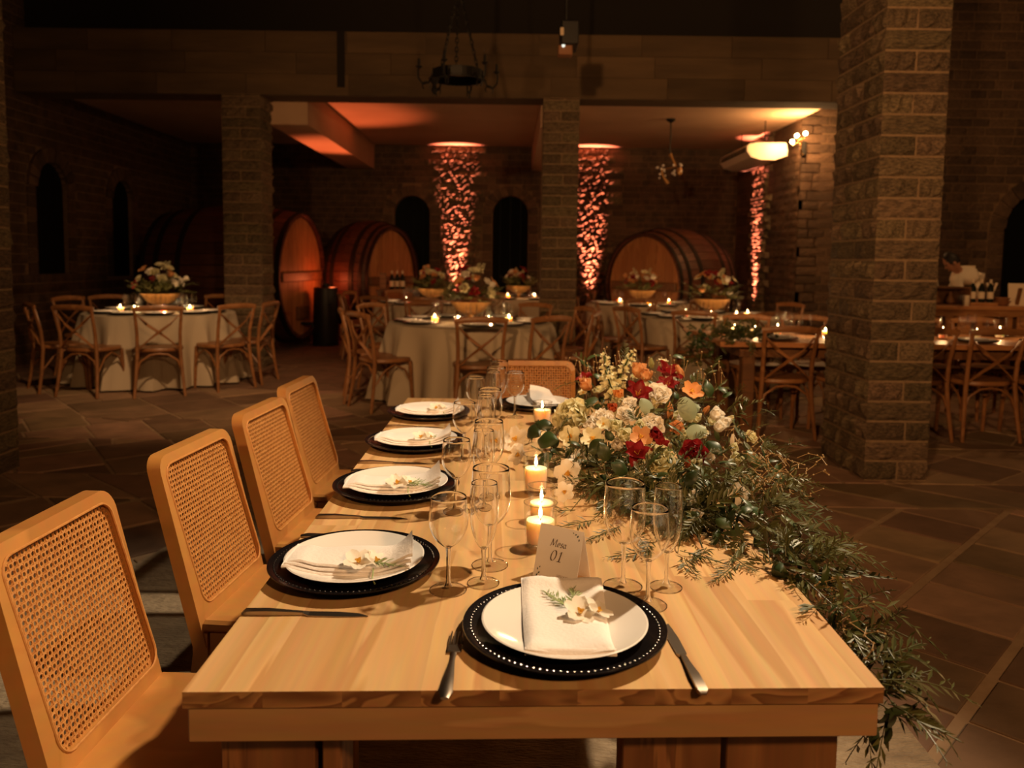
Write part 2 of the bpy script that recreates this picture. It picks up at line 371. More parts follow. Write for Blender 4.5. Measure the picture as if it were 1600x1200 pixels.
def wall(name,loc,rz,length,H,label,ch,sl,ops,thick=.3,zmax=None,key=None,limit=280,pick=None,seed=1,mort='mortar_dark',ring=.2,joint=.014):
    """ops: (x0,x1,sill,spring) arched openings; local X runs along the wall, -Y faces the hall"""
    rr=random.Random(seed); b=MB(); xs=0.0
    for op in sorted(ops):
        b.box((xs,0,0),(op[0],thick,H)); n=12; xc=(op[0]+op[1])/2; r=(op[1]-op[0])/2
        poly=[(xc-r*cos(pi*k/n),op[3]+r*sin(pi*k/n)) for k in range(n+1)]
        for k in range(n):
            p,q=poly[k],poly[k+1]; b.add([(p[0],0,p[1]),(q[0],0,q[1]),(q[0],0,H),(p[0],0,H),(p[0],thick,p[1]),(q[0],thick,q[1]),(q[0],thick,H),(p[0],thick,H)],[(0,1,2,3),(7,6,5,4),(4,5,1,0)])
        if op[2]>0: b.box((op[0],0,0),(op[1],thick,op[2]))
        xs=op[1]
    b.box((xs,0,0),(length,thick,H))
    W=ob(name,(b,M[mort],False),loc=loc,rot=(0,0,rz)); tag(W,label,'wall',kind='structure')
    cells=[]; z=0.0; row=0
    while z<(zmax or H)-.03:
        h=min(ch*rr.uniform(.92,1.08),(zmax or H)-z); x=-sl*rr.uniform(.1,.9)
        while x<length:
            l=sl*rr.uniform(.6,1.25); a,c=max(x,0),min(x+l,length); x+=l
            segs=[(a,c)]; zm=z+h/2
            for op in ops:
                if zm<op[2]: continue
                if zm<op[3]: o0,o1=op[0]-ring,op[1]+ring
                else:
                    r=(op[1]-op[0])/2+ring; t=r*r-(zm-op[3])**2
                    if t<=0: continue
                    xc=(op[0]+op[1])/2; o0,o1=xc-math.sqrt(t),xc+math.sqrt(t)
                ns=[]
                for s0,s1 in segs:
                    if s1<=o0 or s0>=o1: ns.append((s0,s1)); continue
                    if s0<o0: ns.append((s0,o0))
                    if s1>o1: ns.append((o1,s1))
                segs=ns
            cells+=[((s0+s1)/2,zm,s1-s0-joint,h-joint) for s0,s1 in segs if s1-s0>.06]
        z+=h
    cells.sort(key=key or (lambda c:c[0])); rest=MB()
    for i,(x,zc,wd,ht) in enumerate(cells):
        me=(pick(x,zc) if pick else ROUGHD)[rr.randrange(8)]
        if i<limit: ob('stone',me,W,(x,0,zc),scale=(wd,1,ht))
        else: rest.add([(v.co.x*wd+x,v.co.y,v.co.z*ht+zc) for v in me.vertices],[tuple(p.vertices) for p in me.polygons])
    if rest.v: ob('stone_field',(rest,M['stone_dark'],False),W,kind='stuff')
    for op in ops:
        xc=(op[0]+op[1])/2; r=(op[1]-op[0])/2; n=11; o=r+ring-.015
        for k in range(n):
            a0,a1=pi*(k+.06)/n,pi*(k+.94)/n; y0=-.03-rr.uniform(0,.015)
            pl=[(xc+r*cos(a0),op[3]+r*sin(a0)),(xc+o*cos(a0),op[3]+o*sin(a0)),(xc+o*cos(a1),op[3]+o*sin(a1)),(xc+r*cos(a1),op[3]+r*sin(a1))]
            vs=[(x,y0,z) for x,z in pl]+[(x,.05,z) for x,z in pl]
            ob('voussoir',(MB().add(vs,[(3,2,1,0),(0,1,5,4),(1,2,6,5),(2,3,7,6),(3,0,4,7)]),M['stone_dark'],False),W)
        z=op[2]
        while z<op[3]-.02:
            h=min(.17,op[3]-z)
            for sx in (op[0]-ring/2,op[1]+ring/2): ob('jamb_stone',ROUGHD[rr.randrange(8)],W,(sx,-.012,z+h/2),scale=(ring-.02,1,h-.014))
            z+=h
    return W
# back wall (Y=14.8), the side wall of the bay (X=4.19), the right wall (Y=11.6), the left wall (X=-6.05)
YB=14.8; LITX=(-1.07+6.05,1.45+6.05)
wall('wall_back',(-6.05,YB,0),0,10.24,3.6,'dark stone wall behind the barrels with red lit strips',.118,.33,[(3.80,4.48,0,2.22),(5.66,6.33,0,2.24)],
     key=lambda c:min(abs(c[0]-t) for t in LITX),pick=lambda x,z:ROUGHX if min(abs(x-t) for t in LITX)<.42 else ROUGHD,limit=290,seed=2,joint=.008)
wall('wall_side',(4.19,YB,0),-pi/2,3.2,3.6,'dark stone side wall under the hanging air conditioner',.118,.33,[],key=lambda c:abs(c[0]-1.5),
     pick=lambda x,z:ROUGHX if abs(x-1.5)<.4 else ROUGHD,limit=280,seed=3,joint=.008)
wall('wall_right',(4.19,11.6,0),0,5.8,5.6,'brown stone wall behind the bar with an arched opening',.135,.36,[(3.05,4.15,0,1.92)],key=lambda c:c[0]+(0 if c[1]>.5 else 9)+(6 if 1.45<c[0]<2.1 else 0),limit=290,seed=4,ring=.24,pick=lambda x,z:ROUGHD)
wall('wall_left',(-6.05,-2,0),pi/2,16.8,5.6,'dark stone wall at the left with arched windows',.125,.34,[(11.97,12.66,1.1,2.22),(13.86,14.46,1.05,2.22)],key=lambda c:(0 if c[0]>11.2 and c[1]>.7 else 20)-c[1],limit=290,seed=5,thick=.10)
def backing(name,label,P,sz,rz,planks,mm,kind_cat):
    t=thing(name,label,kind_cat,P,rz,kind='structure')
    n=planks; wd=sz[0]/n
    for k in range(n): ob('plank',(MB().box((-sz[0]/2+k*wd+.004,0,0),(-sz[0]/2+(k+1)*wd-.004,.04,sz[1])),M[mm],False),t)
    return t
backing('door_1','arched dark plank door left of the lit stone strip',(-1.91,YB+.17,0),(.78,2.75),0,4,'greenpanel','door')
backing('door_2','arched dark plank door right of the lit stone strip',(-.055,YB+.17,0),(.78,2.75),0,4,'greenpanel','door')
backing('door_3','dark arched opening beside the bar at the right edge',(7.79,11.82,0),(1.2,2.7),0,5,'void','door')
backing('window_1','wide dark arched window nearer the left pillar',(-6.10,10.315,.95),(.8,1.8),pi/2,3,'void','window')
backing('window_2','narrow dark arched window farther along the left wall',(-6.10,12.16,.95),(.7,1.8),pi/2,3,'void','window')
# ---------------- header beam, bay ceiling, beams, roof ----------------
hd=ob('beam',(MB().box((-6.05,9.62,3.32),(4.6,10.02,4.08)),M['concrete'],False)); tag(hd,'long board-marked concrete header across the hall above the pillars','beam',kind='structure')
for r in range(3):
    x=-6.05+R_.uniform(-.8,0)
    while x<4.6:
        l=R_.uniform(.9,1.6); a,b2=max(x,-6.04),min(x+l,4.59); x+=l
        if b2-a>.1: ob('board_panel',(MB().box((a+.004,9.612-R_.uniform(0,.008),3.325+r*.25),(b2-.004,9.63,3.325+r*.25+.245)),M['concrete'],False),hd)
ob('dark_slot',(MB().box((-2.14,9.585,3.42),(-2.05,9.63,4.08)),M['black'],False),hd)
uw=ob('wall_upper',(MB().box((-6.05,9.86,4.08),(4.19,10.02,5.7)),M['black'],False)); tag(uw,'boarded wall above the concrete header, darkness put into its black colour','wall',kind='structure')
cl=ob('ceiling',(MB().box((-6.05,10.02,3.49),(4.19,14.8,3.62)),M['plaster'],False)); tag(cl,'plaster ceiling of the bay lit red by floor lights','ceiling',kind='structure')
for x0,x1,lb in ((-3.1,-2.61,'plastered ceiling beam running back above the big barrel'),(.33,.78,'plastered ceiling beam behind the middle stone pillar')):
    bm=ob('beam',(MB().box((x0,10.02,3.04),(x1,14.78,3.5)),M['plaster'],False)); tag(bm,lb,'beam',kind='structure')
rf=ob('roof',(MB().box((-7,-2.2,5.6),(10,11.9,5.75)),M['black'],False)); tag(rf,'black unlit roof over the hall','roof',kind='structure')
# ---------------- pillars of rough stone ----------------
def pillar(x0,x1,y0,y1,z1,label,ch=.127,visL=False,visR=False,seed=1,zv=5.5,cap=False):
    rr=random.Random(seed); P=ob('pillar',(MB().box((x0+.008,y0+.008,0),(x1-.008,y1-.008,z1)),M['mortar'],False)); tag(P,label,'pillar',kind='structure')
    faces=[((x0+x1)/2,y0+.015,0,x1-x0)]
    if visL: faces.append((x0+.015,(y0+y1)/2,-pi/2,y1-y0))
    if visR: faces.append((x1-.015,(y0+y1)/2,pi/2,y1-y0))
    z=0;row=0
    while z<min(z1,zv)-.02:
        h=min(ch,z1-z)
        for fi,(fx,fy,rz,wd) in enumerate(faces):
            cuts=[-.5,.5] if (row+fi)%2 else [-.5,rr.uniform(-.06,.12),.5]
            if wd>.6: cuts=[-.5,-.5+rr.uniform(.25,.4),.5-rr.uniform(.2,.3),.5] if (row+fi)%2 else [-.5,rr.uniform(-.1,.1),.5]
            for a,b in zip(cuts,cuts[1:]):
                xc=(a+b)/2*wd; l=(b-a)*wd-.013
                ob('stone',ROUGH[rr.randrange(8)],P,(fx+cos(rz)*xc,fy+sin(rz)*xc,z+h/2),(0,0,rz),scale=(l,1,h-.014))
        z+=h; row+=1
    return P
pillar(2.24,2.65,4.86,5.55,5.6,'large rough stone pillar in front of the long candlelit table',visL=True,seed=11,zv=3.4)
pillar(-3.56,-3.14,4.38,4.92,5.6,'rough stone pillar cut off by the left edge of view',visR=True,seed=12,zv=3.4)
pillar(-3.55,-3.07,9.6,10.05,3.33,'stone pillar beside the round table in front of the big barrel',visR=True,seed=13)
pillar(.34,.79,9.6,10.05,3.33,'middle stone pillar between the two lit bays',seed=14)
# ---------------- barrels ----------------
def barrel(label,face,nrm,Rh,Ls,hoops=5,cradle=True,vert=True):
    """face: centre of the flat head; nrm: head normal; Rh: head radius"""
    n=Vector((nrm[0],nrm[1],0)).normalized(); rz=math.atan2(n.y,n.x)
    t=thing('wine_barrel',label,'barrel',(face[0],face[1],0),rz,'giant wine barrels along the back of the bay')
    zc=face[2]; bul=lambda s:1+.13*(1-(2*s-1)**2); ns=40
    for k in range(ns):
        a0,a1=2*pi*(k+.03)/ns,2*pi*(k+.97)/ns; vs=[]; 
        for i in range(7):
            s=i/6; x=-Ls*s; r=(Rh+.05)*bul(s); ro=r-.05
            vs+=[(x,r*cos(a0),zc+r*sin(a0)),(x,r*cos(a1),zc+r*sin(a1)),(x,ro*cos(a1),zc+ro*sin(a1)),(x,ro*cos(a0),zc+ro*sin(a0))]
        fs=[(0,1,2,3)]
        for i in range(6): fs+=[(i*4+j,i*4+4+j,i*4+4+(j+1)%4,i*4+(j+1)%4) for j in range(4)]
        ob('stave',(MB().add(vs,fs),M['stave'],False),t)
    nb=9
    for k in range(nb):                     # head planks, upright
        y0=-Rh+2*Rh*k/nb+.004; y1=-Rh+2*Rh*(k+1)/nb-.004; pts=[]
        f=lambda y:math.sqrt(max(Rh*Rh-y*y,0.0004))
        m_=[y0+(y1-y0)*i/4 for i in range(5)]
        pl=[(y,zc-f(y)) for y in m_]+[(y,zc+f(y)) for y in reversed(m_)]
        vs=[(-.06,y,z) for y,z in pl]+[(-.11,y,z) for y,z in pl]; N_=len(pl)
        ob('head_plank',(MB().add(vs,[tuple(range(N_))]+[(i,N_+i,N_+(i+1)%N_,(i+1)%N_) for i in range(N_)]),M['head'],False),t)
    for s in [0.02,.13,.3,.7,.87,.98][:hoops+1]:
        b=MB(); r=(Rh+.056)*bul(s); n_=40; vs=[]
        for i in range(n_):
            a=2*pi*i/n_
            for dx,dr in ((-.04,0),(.04,0),(.04,-.012),(-.04,-.012)): vs.append((-Ls*s+dx,(r+dr)*cos(a),zc+(r+dr)*sin(a)))
        b.add(vs,[(i*4+j,i*4+(j+1)%4,((i+1)%n_)*4+(j+1)%4,((i+1)%n_)*4+j) for i in range(n_) for j in range(4)])
        ob('hoop',(b,M['hoop']),t)
    ob('crossbar',(MB().box((-.06,-Rh*.9,zc-.07),(.0,Rh*.9,zc+.07),bev=.01),M['darkwood'],False),t)
    ob('hatch',(MB().box((-.06,-.2,zc-.72*Rh),(.005,.2,zc-.50*Rh),bev=.01),M['darkwood'],False),t)
    ob('tap',(MB().tube([(-.05,0,zc-.80*Rh),(.12,0,zc-.80*Rh),(.14,0,zc-.87*Rh)],.025),M['iron']),t)
    for s in (.2,.8): ob('cradle',(MB().box((-Ls*s-.12,-Rh*.95,0),(-Ls*s+.12,Rh*.95,max(.05,zc-Rh*.86))),M['darkwood'],False),t)
    return t
barrel('giant barrel beside the left pillar with its tall head facing the glow',(-3.2,12.0,1.08),(.994,-.106),.90,2.1)
barrel('giant barrel left of the arched plank door with bottles in front',(-2.05,13.5,1.0),(.94,-.34),.86,.85)
barrel('giant barrel at the right bay showing a curved hooped side',(2.1,12.75,.98),(-.81,-.59),.80,1.35)
# ---------------- round tables ----------------
def round_table(loc,R,label,where,seed):
    rr=random.Random(seed); t=thing('round_table','round wooden table hidden under the '+where+' cloth','table',loc)
    ob('tabletop',(MB().lathe([(R-.02,.71),(R-.01,.715),(R-.01,.74),(R-.02,.744)],40),M['darkwood']),t)
    ob('pedestal',(MB().lathe([(.35,0),(.35,.04),(.07,.08),(.06,.66),(.3,.71)],20),M['darkwood']),t)
    nf=rr.randint(13,16); ph=rr.uniform(0,6); A=[rr.uniform(.6,1.3) for _ in range(nf+1)]
    prof=[(.001,.752),(R*.5,.752),(R-.01,.752),(R+.012,.744)]; zs=[.70,.62,.5,.36,.22,.1,.02]
    for z in zs: prof.append((R+.02+.10*(1-z/.75)**1.2,z))
    def wob(a,k):
        if k<4: return 0
        z=zs[k-4]; g=(1-z/.75); x=a*nf/(2*pi)+ph+.25*sin(3*a+seed); i=int(x)%nf
        return (.10*g**.7)*A[i]*cos(2*pi*x)*.8+.03*g*sin(5*a+seed)
    c=ob('tablecloth',(MB().lathe(prof,168,None,False,False,wob),M['linen']),loc=loc); tag(c,label,'tablecloth','floor-length pale tablecloths'); return c
TABLES=[((-3.89,8.62,0),.77,'left round table','by the left pillar'),((-.41,7.75,0),.80,'middle round table','behind the main table'),
        ((2.3,9.0,0),.84,'right round table','behind the long table'),((1.9,11.5,0),.8,'table by the barrel','by the right barrel'),
        ((-1.14,11.1,0),.8,'table by the bottles','near the black stand'),((.1,12.95,0),.8,'farthest round table','deepest in the bay')]
for i,(loc,R,nm,wh) in enumerate(TABLES):
    round_table(loc,R,'pale floor-length tablecloth draped over the '+nm,nm,40+i)
# ---------------- crossback chairs ----------------
def crossback():
    t=D.objects.new('crossback_chair',None); COL.objects.link(t); t['category']='chair'
    b=MB(); n=16
    pr=[]
    for (s,z) in ((.96,.435),(1,.445),(1,.462),(.97,.472)):
        for i in range(n):
            a=2*pi*i/n; c,s_=cos(a),sin(a); sg=lambda v,p:math.copysign(abs(v)**p,v)
            y=.215*sg(s_,.75)*s; x=(.225+.02*s_)*sg(c,.7)*s; pr.append((x,y,z))
    fs=[tuple(range(n-1,-1,-1)),tuple(range(3*n,4*n))]+[(k*n+i,k*n+(i+1)%n,k*n+n+(i+1)%n,k*n+n+i) for k in range(3) for i in range(n)]
    ob('seat',(b.add(pr,fs),M['bent']),t)
    for s in (-1,1):
        ob('leg',(MB().tube([(s*.195,.19,0),(s*.192,.175,.25),(s*.185,.165,.44)],[.014,.017,.019],8),M['bent']),t)
        ob('back_post',(MB().tube([(s*.225,-.25,0),(s*.205,-.215,.22),(s*.19,-.195,.44),(s*.19,-.21,.62),(s*.20,-.25,.78),(s*.205,-.27,.86)],[.014,.017,.018,.017,.016,.015],8),M['bent']),t)
        ob('side_brace',(MB().tube([(s*.2,.165,.24),(s*.2,.10,.37),(s*.2,0,.42),(s*.2,-.1,.37),(s*.205,-.2,.24)],.009,6),M['bent']),t)
        ob('cross_slat',(MB().tube([(s*.185,-.245,.80),(s*.10,-.262-.006*s,.71),(0,-.262-.009*s,.635),(-s*.10,-.232-.006*s,.55),(-s*.175,-.205,.475)],[.017]*5,6,sx=.42,upv=(s,0,1)),M['bent']),t)
    ob('top_rail',(MB().tube([(-.225,-.262,.855),(-.12,-.285,.868),(0,-.293,.872),(.12,-.285,.868),(.225,-.262,.855)],[.024,.027,.028,.027,.024],8,sx=.5,upv=(0,0,1)),M['bent']),t)
    ob('back_brace',(MB().tube([(-.2,-.205,.25),(-.165,-.2,.35),(-.08,-.197,.41),(0,-.196,.42),(.08,-.197,.41),(.165,-.2,.35),(.2,-.205,.25)],.010,6),M['bent']),t)
    KIDS[t.name]=list(t.children); return t
CB=crossback(); CBused=[False]
def put_chair(x,y,rz,label,group):
    if not CBused[0]:
        CBused[0]=True; o=CB; o.location=(x,y,0); o.rotation_euler=(0,0,rz)
    else:
        o=dup(CB,(x,y,0),rz)
    o['label']=label; o['group']=group; o['category']='chair'; return o
CH=[(0,[-67,-103,-31,-7,-134,164,142,80,112],1.01),(1,[-83,-140,-166,-53,-14,58,117,152,20],.99),(2,[-112,-146,172,-75,120,75,30],1.04),
    (3,[-150,-100,175,-60,15],1.02),(4,[-165,-120,165,120,-60,60,-90],1.02),(5,[-60,-110,170,10,90],1.0)]
for ti,angs,rad in CH:
    (tx,ty,_),R,nm,wh=TABLES[ti]; lst=[]
    for a in angs:
        a=math.radians(a); x,y=tx+rad*cos(a),ty+rad*sin(a); lst.append((px((x,y,.8)),x,y,a))
    lst.sort()
    for k,(q,x,y,a) in enumerate(lst):
        side='near' if y<ty-.5 else ('far' if y>ty+.5 else ('left' if x<tx else 'right'))
        put_chair(x,y,a+pi/2+R_.uniform(-.06,.06),'cross-back chair on the %s side of the %s, %s from its left'%(side,nm,ORD[k]),'cross-back chairs around the '+nm)
# ---------------- long table at the right ----------------
lt=thing('long_table','long dark wooden dining table behind the big stone pillar','table',(3.3,6.55,0))
for k in range(5): ob('board',(MB().box((-1.68,-.52+k*.208+.002,.715),(1.75,-.52+(k+1)*.208-.002,.755),bev=.004),M['barwood'],False),lt)
ob('apron',(MB().box((-1.5,-.43,.63),(1.6,-.40,.714)).box((-1.5,.40,.63),(1.6,.43,.714)).box((-1.5,-.4,.63),(-1.47,.4,.714)),M['darkwood'],False),lt)
for sx in (-1.42,-.35,1.5):
    for sy in (-.36,.36): ob('leg',(MB().box((sx-.05,sy-.05,0),(sx+.05,sy+.05,.714),bev=.006),M['darkwood'],False),lt)
LX=[2.14,2.67,3.2,3.73,4.26]
for k,x in enumerate(LX): put_chair(x,6.22,0,'cross-back chair with its back to us at the long table, %s from its left'%ORD[k],'near chairs of the long table')
for k,x in enumerate(LX): put_chair(x+.05,7.0,pi,'cross-back chair across the long table facing us, %s from its left end'%ORD[k],'far chairs of the long table')
# ---------------- main table ----------------
mt=thing('dining_table','long pale pine dining table laid for a banquet','table',(0.047,2.235,0))
X0,X1,Y0,Y1=-.504,.500,-1.165,1.185; ns=9; wd=(X1-X0)/ns
pm={}
for k in range(ns):
    y=Y0-(R_.uniform(0,.0) if k else 0); 
    while y<Y1-.01:
        l=R_.uniform(.30,.75); e=min(y+l,Y1); e=Y1 if Y1-e<.2 else e
        b=MB().box((-(e-y)/2,-wd/2,-.024),((e-y)/2,wd/2,0)); b.mi=0
        if y<Y0+.01: b.v=[(x+.036*(X0+wd*(k+.5)-q) if x<0 else x,q,z) for x,q,z in b.v]   # the near end is cut slightly out of square
        me=b.mesh('plank',[M['pine'],M['pine_end']],False)
        for pgn in me.polygons:
            if abs(pgn.normal.x)>.9: pgn.material_index=1
        ob('plank',me,mt,(X0+wd*(k+.5),(y+e)/2,.75),(0,0,pi/2)).cycles.is_caustics_receiver=True; y=e
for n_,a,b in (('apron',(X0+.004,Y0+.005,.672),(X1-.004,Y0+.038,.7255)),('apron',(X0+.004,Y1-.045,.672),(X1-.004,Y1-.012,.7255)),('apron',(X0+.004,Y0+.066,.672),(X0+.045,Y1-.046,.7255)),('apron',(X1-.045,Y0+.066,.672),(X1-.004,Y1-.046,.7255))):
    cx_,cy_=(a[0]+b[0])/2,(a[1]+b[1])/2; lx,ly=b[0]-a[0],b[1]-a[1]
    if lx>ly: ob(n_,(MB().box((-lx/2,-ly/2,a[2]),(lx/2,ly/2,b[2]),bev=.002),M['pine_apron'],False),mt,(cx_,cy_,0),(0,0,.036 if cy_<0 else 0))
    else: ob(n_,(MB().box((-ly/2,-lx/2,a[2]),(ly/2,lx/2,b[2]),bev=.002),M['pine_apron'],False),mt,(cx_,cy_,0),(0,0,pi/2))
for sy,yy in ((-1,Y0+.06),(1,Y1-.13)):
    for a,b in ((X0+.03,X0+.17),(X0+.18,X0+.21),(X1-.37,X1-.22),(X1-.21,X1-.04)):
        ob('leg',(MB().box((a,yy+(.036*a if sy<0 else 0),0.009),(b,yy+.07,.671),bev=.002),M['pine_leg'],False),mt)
rug=ob('rug',(MB().prism([(-2.25,.2),(1.14,.2),(1.22,4.22),(-1.48,4.22)],.0,.009,bev=.003),M['rug'],False)); tag(rug,'pale woven rug under the pine table','rug')
# ---------------- cane chairs ----------------
def cane_panel(wp,hp,pitch,rc):
    b=MB(); nx=int(wp/pitch); nz=int(hp/pitch); px_,pz_=wp/nx,hp/nz; hw=.30*pitch
    for i in range(nx):
        for j in range(nz):
            cx_,cz_=-wp/2+(i+.5)*px_,(j+.5)*pz_
            ddx=max(0,abs(cx_)-(wp/2-rc)); ddz=max(0,max(rc-cz_,cz_-(hp-rc)))
            if ddx*ddx+ddz*ddz>rc*rc*1.05: continue
            o=[(-1,-.4),(-.4,-1),(.4,-1),(1,-.4),(1,.4),(.4,1),(-.4,1),(-1,.4)]
            outer=[(-px_/2,-pz_/2),(0,-pz_/2),(px_/2,-pz_/2),(px_/2,0),(px_/2,pz_/2),(0,pz_/2),(-px_/2,pz_/2),(-px_/2,0)]
            inner=[(-hw,-hw*.45),(-hw*.45,-hw),(hw*.45,-hw),(hw,-hw*.45),(hw,hw*.45),(hw*.45,hw),(-hw*.45,hw),(-hw,hw*.45)]
            inner=inner[1:]+inner[:1]; outer=[outer[1],outer[2],outer[3],outer[4],outer[5],outer[6],outer[7],outer[0]]
            vs=[(cx_+x,-.0015*((i+j)%2),cz_+z) for x,z in outer]+[(cx_+x,.0,cz_+z) for x,z in inner]
            b.add(vs,[(q,(q+1)%8,8+(q+1)%8,8+q) for q in range(8)])
    return b
def cane_chair():
    t=D.objects.new('cane_chair',None); COL.objects.link(t); t['category']='chair'
    W,rc=.40,.045; z0,z1=.35,.845; lean=-.29     # seat faces +Y, back leans to -Y
    B=lambda x,y,z:(x,-.205+y+(z-.42)*lean if z>.42 else -.205+y,z)
    # rounded frame with an opening
    def rr_(w,h,r,n=6,z=0):
        pts=[]
        for cx_,cz_,a0 in ((w/2-r,r,-90),(w/2-r,h-r,0),(-w/2+r,h-r,90),(-w/2+r,r,180)):
            pts+=[(cx_+r*cos(math.radians(a0+90*k/n)),z+cz_+r*sin(math.radians(a0+90*k/n))) for k in range(n+1)]
        return pts
    zi0,zi1=.452,.822; wi=W-.040
    inn=rr_(wi,zi1-zi0,.035,6,zi0); out=[]
    for x,z in rr_(W,z1-z0-.0,rc,6,z0):
        out.append((x,z))
    # bottom corners of the frame are square
    n=7; out[0:n]=[(W/2,z0)]*n; out[3*n:4*n]=[(-W/2,z0)]*n
    b=MB(); N_=len(out)
    vs=[B(x,-.018,z) for x,z in out]+[B(x,-.018,z) for x,z in inn]+[B(x,.018,z) for x,z in out]+[B(x,.018,z) for x,z in inn]
    fs=[]
    for i in range(N_):
        j=(i+1)%N_; fs+=[(i,j,N_+j,N_+i),(2*N_+j,2*N_+i,3*N_+i,3*N_+j),(j,i,2*N_+i,2*N_+j),(N_+i,N_+j,3*N_+j,3*N_+i)]
    ob('back_frame',(b.add(vs,fs),M['honey']),t)
    me=cane_panel(wi+.006,zi1-zi0+.006,.0125,.033); me.v=[B(x,y+.004,z+zi0-.003) for x,y,z in me.v]
    o=ob('cane_panel',(me,M['cane'],False),t,kind='stuff'); md=o.modifiers.new('thick','SOLIDIFY'); md.thickness=.0022
    ip=[B(x,.0185,z) for x,z in rr_(wi-.004,zi1-zi0-.004,.034,5,zi0+.002)]
    ob('panel_beading',(MB().tube(ip+[ip[0]],.0028,6),M['cane']),t)
    ob('seat',(MB().box((-W/2+.005,-.205,.388),(W/2-.005,.225,.420),bev=.008),M['honey'],False),t)
    for s in (-1,1):
        ob('leg',(MB().box((s*.178-.02,.165,0.012),(s*.178+.02,.205,.388),bev=.003),M['honey'],False),t)
        vs=[]
        for z,y in ((0.012,-.255),(.2,-.222),(.33,-.205),(.388,-.205)):
            for dx,dy in ((-.019,-.02),(.019,-.02),(.019,.02),(-.019,.02)): vs.append((s*.178+dx,y+dy,z))
        ob('leg',(MB().add(vs,[(3,2,1,0),(12,13,14,15)]+[(k*4+i,k*4+(i+1)%4,k*4+4+(i+1)%4,k*4+4+i) for k in range(3) for i in range(4)]),M['honey'],False),t)
        ob('side_rail',(MB().box((s*.178-.014,-.18,.34),(s*.178+.014,.165,.388)),M['honey'],False),t)
    ob('front_rail',(MB().box((-.155,.172,.34),(.155,.198,.388)),M['honey'],False),t)
    KIDS[t.name]=list(t.children); return t
CC=cane_chair()
for k,(x,y,rz,lb) in enumerate([(-.595,1.51,-1.60,'honey wood cane-back chair nearest us at the left side of the pine table'),(-.577,2.13,-1.66,'honey wood cane-back chair second along the left side of the pine table'),
     (-.557,2.68,-1.65,'honey wood cane-back chair third along the left side of the pine table'),(-.578,3.235,-1.62,'honey wood cane-back chair last along the left side of the pine table'),
     (.14,3.72,pi+.03,'cane-back chair at the far end of the pine table facing us')]):
    o=CC if k==0 else dup(CC); o.location=(x,y,.0); o.rotation_euler=(0,0,rz); o['label']=lb; o['group']='cane-back chairs at the pine table'; o['category']='chair'
# ---------------- tableware ----------------
TZ=.75
def charger_me(n,beads=True):
    return MB().lathe([(.02,.0),(.105,.0),(.112,.003),(.150,.014),(.163,.020),(.1665,.021),(.166,.023),(.160,.0225),(.149,.0185),(.112,.0075),(.02,.0065)],n).mesh('charger',M['charger'])
def plate_me(n): return MB().lathe([(.02,.0),(.075,.0),(.08,.003),(.118,.014),(.134,.021),(.1355,.0225),(.133,.0235),(.118,.018),(.085,.0075),(.07,.0065),(.002,.0065)],n).mesh('plate',M['china'])
ME_charger=charger_me(72); ME_plate=plate_me(72); ME_charger_s=charger_me(24); ME_plate_s=plate_me(24)
bb=MB()
for k in range(96):
    a=2*pi*k/96; bb.ball((.1535*cos(a),.1535*sin(a),.0205),.0021,6)
ME_beads=bb.mesh('bead_ring',M['bead'])
def pz(r): return .008 if r<.085 else (.008+(r-.085)/.05*.016 if r<.135 else max(.016,.024-(r-.135)*.25))
def napkin_front():
    b=MB(); W,L=.135,.262
    def surf(u,v,top):
        x=-.066+W*u+.012*v*(u-.3); y=-.112+L*v-.016*math.sin(pi*u)*v**3; r=math.hypot(x,y)
        z=pz(r)+.0015
        if v>.86: z+=(v-.86)*.05
        e=min(1,min(u,1-u)*9,v*9,(1-v)*14)
        th=.013*(e**.5)*(1-.35*v)
        return (x,y,z+(th+.0012*sin(9*u+5*v) if top else 0))
    b.grid(lambda u,v:surf(u,v,True),22,28); b.grid(lambda u,v:surf(1-u,v,False),22,28)
    b.grid(lambda u,v:(-.0665+(W+.003)*u,-.1135+.012*v+.0,pz(.11)-.0005+.009*sin(pi*v)),14,5)     # the rolled front fold
    return b.mesh('napkin',M['napkin'],True,70)
def napkin_side(seed):
    rr=random.Random(seed); p=rr.uniform(0,6)
    b=MB()
    for l in range(3):
        def surf(u,v,l=l):
            x=-.125+.245*u+.004*l; y=-.075+.006*l+(.115-.01*l)*v+.018*sin(2.2*u+p)*.5; r=math.hypot(x,y)
            z=pz(min(r,.14))+.002+.0065*l
            z+=.005*sin(pi*v)*(1 if l==2 else .4)
            e_=max(0,(u-.62)/.38); lift=e_*e_*(.012+.009*l)*(.35+.65*v); z+=lift; x-=lift*.6; y-=lift*.4
            z+=.0025*sin(7*u+3*v+p)*(l+1)/3
            if u<.1: z-=(.1-u)*.05*(l)
            return (x,y,z)
        b.grid(surf,22,10)
        b.grid(lambda u,v:(lambda a,c:(a[0],a[1]-.002*sin(pi*v),a[2]-.0055*v))(surf(1-u,0),0),22,2)
    return b.mesh('napkin',M['napkin'],True,60)
